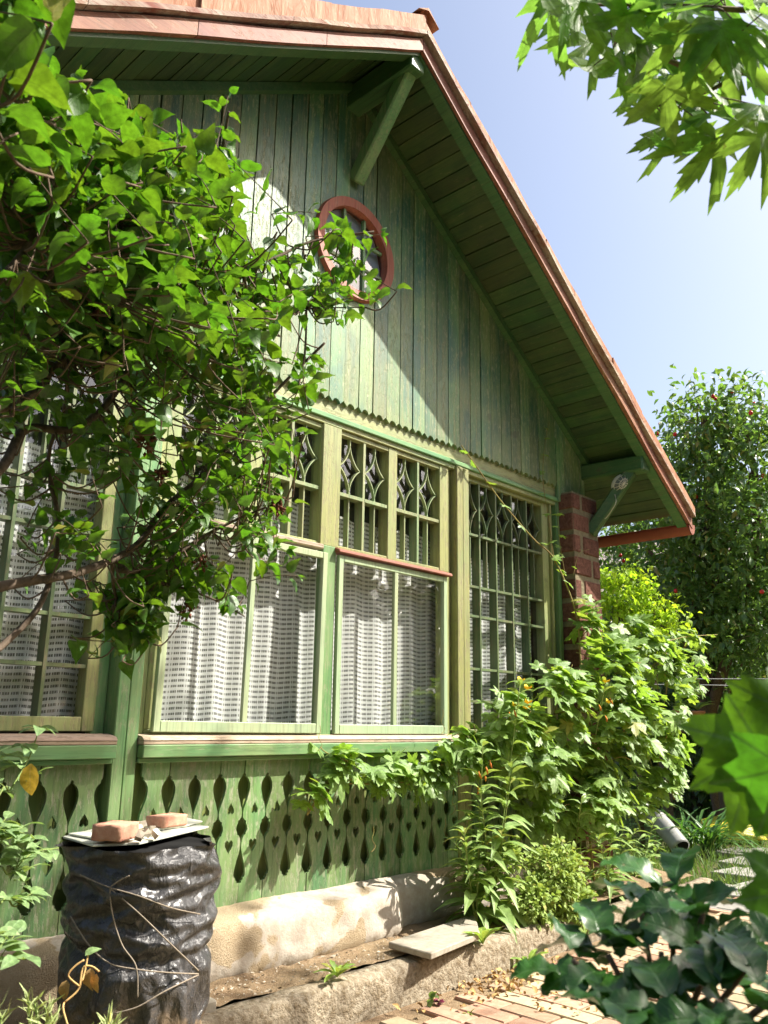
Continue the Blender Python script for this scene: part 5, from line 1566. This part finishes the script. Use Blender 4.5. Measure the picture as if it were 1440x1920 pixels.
# path slabs beyond the pavers
for i, (px, py, sx_, sy_) in enumerate(((1395, 1598, .5, .4), (1400, 1618, .5, .35), (1395, 1640, .45, .35), (1385, 1672, .45, .35), (1430, 1640, .5, .35), (1425, 1668, .5, .35), (1360, 1700, .4, .35), (1420, 1705, .5, .35), (1440, 1600, .5, .4))):
    p = at(px, py, Z=GZ)
    V, F = slab([(p.x + sx_ / 2 * a + U(-.04, .04), p.y + sy_ / 2 * b + U(-.04, .04)) for a, b in ((-1, -1), (1, -1), (1, 1), (-1, 1))], GZ - .04, GZ + .012 + .006 * (i % 3))
    tag(MB().add(V, F).build('path_slab', M['grey_slab'], None, bevel=.006), 'worn grey stone slab of the path past the drainpipe', 'slab', 'worn path slabs')
# yellow sack and blue lid
p = at(1375, 1566, Z=GZ)
V = []; F = []
for j in range(13):
    for i in range(33):
        a = 2 * math.pi * i / 32; t_ = j / 12
        r = (1 - t_ ** 3) * (.9 + .25 * N3(math.cos(a) * 2, math.sin(a) * 2, t_ * 3))
        V.append((p.x + .55 * r * math.cos(a), p.y + .42 * r * math.sin(a), GZ + .24 * t_ * (1 + .3 * N3(a, t_, 3))))
for j in range(12):
    for i in range(32): F.append((j * 33 + i, j * 33 + i + 1, (j + 1) * 33 + i + 1, (j + 1) * 33 + i))
tag(build('plastic_sack', V, F, M['yellowbag'], None, True), 'crumpled yellow plastic sack lying by the path', 'sack')
p = at(1436, 1560, Z=GZ + .12)
tag(MB().tube([p, p + Vector((0, 0, .05)), p + Vector((0, 0, .10))], [.09, .10, .06], 14).build('blue_bucket', M['blue'], None, True), 'small blue plastic bucket beside the yellow sack', 'bucket')
# strap-leaved clump
sb = at(1310, 1590, Z=GZ)
root = empty('strap_leaf_clump', sb, 'clump of long arching strap leaves behind the drainpipe', 'plant')
stp = [strip_leaf('leaf', [(0, .012), (.3, .022), (.65, .018), (1, .002)], M['strap'], .5, c, 0, i) for i, c in enumerate((.35, .6, .85))]
inst = []
for i in range(130):
    a = U(0, 6.28)
    d = Vector((math.cos(a), math.sin(a), U(.6, 1.6)))
    inst.append((stp[rnd.randrange(3)], basis(d, Vector((0, 0, 1)) - d * .2, U(.45, .85), sb + Vector((U(-.2, .2), U(-.2, .2), 0)))))
foliage(root, inst, M['strap'], 130)
# grass along the path
bl = strip_leaf('blade', [(0, .03), (.5, .025), (1, .002)], M['grass'], .2, .4, 0, 1)
inst = []
for i in range(3800):
    px, py = U(1130, 1445), U(1570, 1760)
    p = at(px, py, Z=GZ - .03)
    if p.y < -.2 and 4.5 < p.x < 6.6: continue
    inst.append((bl, basis(Vector((U(-.6, .6), U(-.6, .6), 1)), rdir(), U(.05, .15), p)))
for i in range(2500):
    p = Vector((U(6.4, 12), U(-.6, 2.5), GZ - .04))
    inst.append((bl, basis(Vector((U(-.6, .6), U(-.6, .6), 1)), rdir(), U(.06, .2), p)))
tag(join('grass', inst, M['grass'], None), 'short rough grass along the garden path', 'grass', kind='stuff')
# trees and shrubs
def tree(name, label, base, blobs, leaves, mat, size, limbs, group=None, mat_w='bark', fruits=0):
    root = empty(name, base, label, 'tree' if 'tree' in name else 'shrub', group)
    wd = MB()
    for P in limbs:
        pts = spline(P[0], 5); n = len(pts)
        wd.tube(pts, [P[1] * (1 - .7 * i / n) for i in range(n)], 7)
    inst = []
    for c, (rx, ry, rz), n in blobs:
        c = Vector(c)
        near = base + Vector((0, 0, (c.z - base.z) * .55))
        wd.tube(spline([near, near.lerp(c, .6) + rdir() * .1, c], 4), [.022, .02, .018, .016, .013, .011, .009, .007, .005], 5)
        ncl = max(6, n // 14)
        for k in range(ncl):
            v = rdir(); q = U(.35, 1.08) ** .7
            cc = c + Vector((v.x * rx, v.y * ry, v.z * rz)) * q
            if k % 3 == 0: wd.tube([c.lerp(cc, .3), cc], [.006, .002], 4)
            cd = (v + rdir() * .8).normalized()
            for i in range(14):
                p = cc + cd * (i / 14 - .5) * size * 5 + rdir() * size * .8
                d = rdir() + cd * .4 + Vector((0, 0, -.25))
                inst.append((leaves[rnd.randrange(len(leaves))], basis(d, Vector((0, 0, 1)) + rdir() * .7, size * U(.65, 1.25), p)))
    wd.build('trunk', M[mat_w], root, True)
    o = join('crown', inst, mat, root)
    for i in range(fruits):
        c, (rx, ry, rz), n = blobs[rnd.randrange(len(blobs))]
        v = rdir(); v -= CF * .7; v.normalize()
        p = Vector(c) + Vector((v.x * rx, v.y * ry, v.z * rz)) * .95
        mb = MB()
        bmv = [(math.cos(a) * math.cos(b), math.sin(a) * math.cos(b), math.sin(b)) for b in (-1.2, -.5, .3, 1.0) for a in [j * .785 for j in range(8)]]
        fr = [p + Vector(q) * .028 for q in bmv]
        F = [(j * 8 + i_, j * 8 + (i_ + 1) % 8, (j + 1) * 8 + (i_ + 1) % 8, (j + 1) * 8 + i_) for j in range(3) for i_ in range(8)] + [tuple(range(7, -1, -1)), tuple(range(24, 32))]
        build('cherry', fr, F, M['cherry'], root, True)
    return root
B = lambda x, y, d: at(x, y, d=d)
cb = at(1352, 1420, d=12.0); cb.z = GZ
tree('cherry_tree', 'cherry tree with small red fruit rising beyond the right end of the house', cb,
     [(B(1330, 800, 11.5), (.7, .7, .55), 900), (B(1400, 860, 11.5), (.9, .8, .7), 1300), (B(1290, 900, 12), (.7, .7, .6), 1000), (B(1350, 960, 11.5), (1.0, .9, .7), 1500), (B(1430, 980, 11), (.8, .8, .8), 1300), (B(1300, 1040, 12), (.9, .8, .6), 1200), (B(1400, 1080, 11.5), (1.0, .9, .7), 1500), (B(1240, 1080, 12.5), (.6, .7, .5), 600), (B(1330, 1140, 11.5), (.9, .8, .5), 1000), (B(1440, 1180, 11), (.8, .8, .6), 900),
      (B(1310, 745, 11.5), (.22, .22, .22), 90), (B(1385, 755, 11.5), (.2, .2, .25), 90), (B(1265, 790, 12), (.25, .25, .14), 80), (B(1430, 790, 11), (.35, .3, .25), 160), (B(1190, 990, 13), (.5, .5, .35), 400), (B(1150, 1060, 13), (.5, .5, .4), 300), (B(1180, 1040, 13), (.5, .5, .4), 320), (B(1230, 1010, 12.5), (.5, .5, .4), 500), (B(1240, 1150, 12.5), (.6, .6, .5), 700), (B(1290, 1190, 12), (.7, .6, .45), 800), (B(1400, 1230, 11.8), (.8, .7, .4), 800)],
     chl, M['cherryleaf'], .115, [([cb, cb + Vector((-.1, .1, 1.3)), B(1320, 1150, 12), B(1330, 950, 11.7), B(1320, 780, 11.5)], .13), ([cb + Vector((-.1, .1, 1.3)), B(1400, 1100, 11.6), B(1420, 930, 11.3), B(1390, 770, 11.5)], .08), ([B(1320, 1150, 12), B(1240, 1060, 12.3), B(1200, 1010, 12.6)], .05)], fruits=22)
sb1 = at(1190, 1300, d=9.6); sb1.z = GZ
tree('golden_shrub', 'bright golden yellow-green shrub right of the brick pillar', sb1,
     [(B(1165, 1090, 9.6), (.26, .35, .16), 420), (B(1190, 1130, 9.6), (.36, .4, .24), 700), (B(1225, 1165, 9.5), (.28, .35, .2), 520), (B(1150, 1130, 9.5), (.2, .3, .3), 340), (B(1150, 1200, 9.5), (.3, .3, .2), 150), (B(1230, 1210, 9.5), (.3, .3, .2), 150)], gol, M['gold'], .065, [([sb1, sb1 + Vector((0, 0, 1.0)), B(1190, 1140, 9.6)], .03)])
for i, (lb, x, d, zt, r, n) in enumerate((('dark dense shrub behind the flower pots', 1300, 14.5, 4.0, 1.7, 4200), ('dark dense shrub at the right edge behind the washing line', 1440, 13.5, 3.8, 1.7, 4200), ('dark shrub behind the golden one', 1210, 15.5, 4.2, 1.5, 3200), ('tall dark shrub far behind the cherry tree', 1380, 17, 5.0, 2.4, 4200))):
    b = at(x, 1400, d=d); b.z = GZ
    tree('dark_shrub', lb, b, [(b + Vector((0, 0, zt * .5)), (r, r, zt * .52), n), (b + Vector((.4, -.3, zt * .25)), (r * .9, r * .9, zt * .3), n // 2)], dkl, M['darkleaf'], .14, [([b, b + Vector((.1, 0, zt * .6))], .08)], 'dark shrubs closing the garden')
# neighbour's roof
nb = at(1180, 1100, d=21); nb.z = GZ
nh = empty('neighbour_house', nb, "neighbour's house with a grey shingled roof glimpsed between the trees", 'house')
rA, rB = B(1100, 1035, 21), B(1330, 960, 21); rA.z = rB.z = B(1190, 1010, 21).z
dr = Vector((rB.x - rA.x, rB.y - rA.y, 0)).normalized(); nrm = Vector((-dr.y, dr.x, 0)); nrm = nrm if nrm.dot(CF) < 0 else -nrm
e0 = rA - dr * 2; e1 = rB + dr * 1.5
def shingle_mat():
    t = NT('grey_shingle'); o = t.coord(); n = t.noise(o, 9, 5, 0.7)
    br = t.node('ShaderNodeTexBrick'); t.put(br.inputs['Vector'], t.mapping(o, (1, 1, 1))); br.inputs['Scale'].default_value = 6
    t.put(br.inputs['Color1'], (0.26, 0.22, 0.20)); t.put(br.inputs['Color2'], (0.36, 0.31, 0.28)); t.put(br.inputs['Mortar'], (0.10, 0.09, 0.08))
    t.bump(n, .6, .05)
    return t.fin(t.mix(t.ramp(n, .4, .7, 0, .6), br.outputs[0], (0.42, 0.37, 0.33)), .9, .1)
M['shingle'] = shingle_mat()
low0 = e0 + nrm * 2.6 - Vector((0, 0, 1.9)); low1 = e1 + nrm * 2.6 - Vector((0, 0, 1.9))
bk0 = e0 - nrm * 2.6 - Vector((0, 0, 1.9)); bk1 = e1 - nrm * 2.6 - Vector((0, 0, 1.9))
dz_ = Vector((0, 0, .1))
MB().add([low0, low1, e1, e0, low0 + dz_, low1 + dz_, e1 + dz_, e0 + dz_], BF).add([e0, e1, bk1, bk0, e0 + dz_, e1 + dz_, bk1 + dz_, bk0 + dz_], BF).build('roof', M['shingle'], nh)
w0, w1 = low0 - nrm * .4, low1 - nrm * .4; w2, w3 = bk1 + nrm * .4, bk0 + nrm * .4
MB().add([Vector((q.x, q.y, GZ)) for q in (w0, w1, w2, w3)] + [Vector((q.x, q.y, low0.z - .02)) for q in (w0, w1, w2, w3)], BF).build('wall', M['slab'], nh)
# flower pots on a plank stand
def pot(label, px, py, d, r, h, mat='pot'):
    c = at(px, py, d=d)
    root = empty('flower_pot', c, label, 'flower pot', 'clay pots on the plank stand')
    V = []; F = []
    pr = [(r * .68, 0), (r * .95, h * .82), (r * 1.06, h * .82), (r * 1.06, h), (r * .95, h), (r * .9, h * .9)]
    for q, z in pr: V += [c + Vector((q * math.cos(a * .3927), q * math.sin(a * .3927), z)) for a in range(16)]
    for j in range(5):
        for i in range(16): F.append((j * 16 + i, j * 16 + (i + 1) % 16, (j + 1) * 16 + (i + 1) % 16, (j + 1) * 16 + i))
    F += [tuple(range(15, -1, -1)), tuple(range(80, 96))]
    build('pot', V, F, M[mat], root, True)
    for i in range(9):
        a = U(0, 6.28); leafobj('leaf', lan[i % 4], basis((math.cos(a), math.sin(a), U(.5, 1.6)), (0, 0, 1), U(.12, .26), c + Vector((0, 0, h))), root)
PD = 11.0
pot('red clay pot at the left end of the plank stand', 1276, 1357, PD, .075, .17)
pot('paler clay pot at the right of the plank stand', 1310, 1354, PD - .1, .08, .13)
pc_ = at(1295, 1362, d=PD)
st_ = empty('plank_stand', Vector((pc_.x, pc_.y, GZ)), 'weathered plank stand carrying two clay pots in the shade', 'stand')
sd = Vector((CR.x, CR.y, 0)).normalized(); fw = Vector((-sd.y, sd.x, 0))
def obox(c, a, b, h): return [c + sd * (i * a) + fw * (j * b) + Vector((0, 0, k * h)) for k in (-1, 1) for i, j in ((-1, -1), (1, -1), (1, 1), (-1, 1))]
MB().add(obox(pc_ + Vector((0, 0, -.045)), .42, .14, .03), BF).build('plank', M['bark'], st_)
for s in (-1, 1):
    hgt = (pc_.z - .07 - GZ) / 2
    MB().add(obox(Vector((pc_.x, pc_.y, GZ + hgt)) + sd * s * .34, .035, .10, hgt), BF).build('leg', M['bark'], st_)
# washing lines
for i, (ya, yb) in enumerate(((1271, 1273), (1280, 1288))):
    P = spline([at(1180, ya + 3, d=9.3), at(1300, ya + 2 + i * 2, d=9.0), at(1500, yb, d=8.6)], 6)
    tag(MB().tube(P, .004, 5).build('washing_line', M['wire'], None), ('upper of two washing lines strung across the shady garden', 'lower of two washing lines strung across the shady garden')[i], 'washing line', 'washing lines')
# unseen trees added to cut skylight on the house; also mirrored in panes
for i, (lb, x, y, h, r) in enumerate((('garden tree opposite the house, mirrored in the panes', 7.5, -8.6, 7.0, 2.2), ('added unseen tree left of the one opposite the house', 3.0, -9.4, 7.5, 2.4), ('added unseen tree far along the row', 13.0, -7.6, 6.5, 2.4), ('added unseen tree behind the photographer', -2.0, -9.0, 7.5, 2.5), ('added unseen tree at the left end of the row', -6.5, -6.5, 7.0, 2.5), ('added unseen tree right of the one opposite the house', 10.5, -10.0, 7.5, 2.4), ('added unseen tree beyond the left corner of the house', -7.0, -1.5, 6.5, 2.4), ('added unseen tree at the far right of the row', 17.5, -5.5, 6.5, 2.6))):
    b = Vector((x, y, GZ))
    tree('unseen_tree', lb, b, [(b + Vector((0, 0, h * .62)), (r, r, h * .36), 1900), (b + Vector((r * .5, .4, h * .35)), (r * .9, r * .8, h * .28), 1300), (b + Vector((-r * .5, -.3, h * .4)), (r * .9, r * .8, h * .28), 1300)], dkl, M['darkleaf'], .30, [([b, b + Vector((.1, 0, h * .55))], .12)], 'unseen trees dimming the skylight')
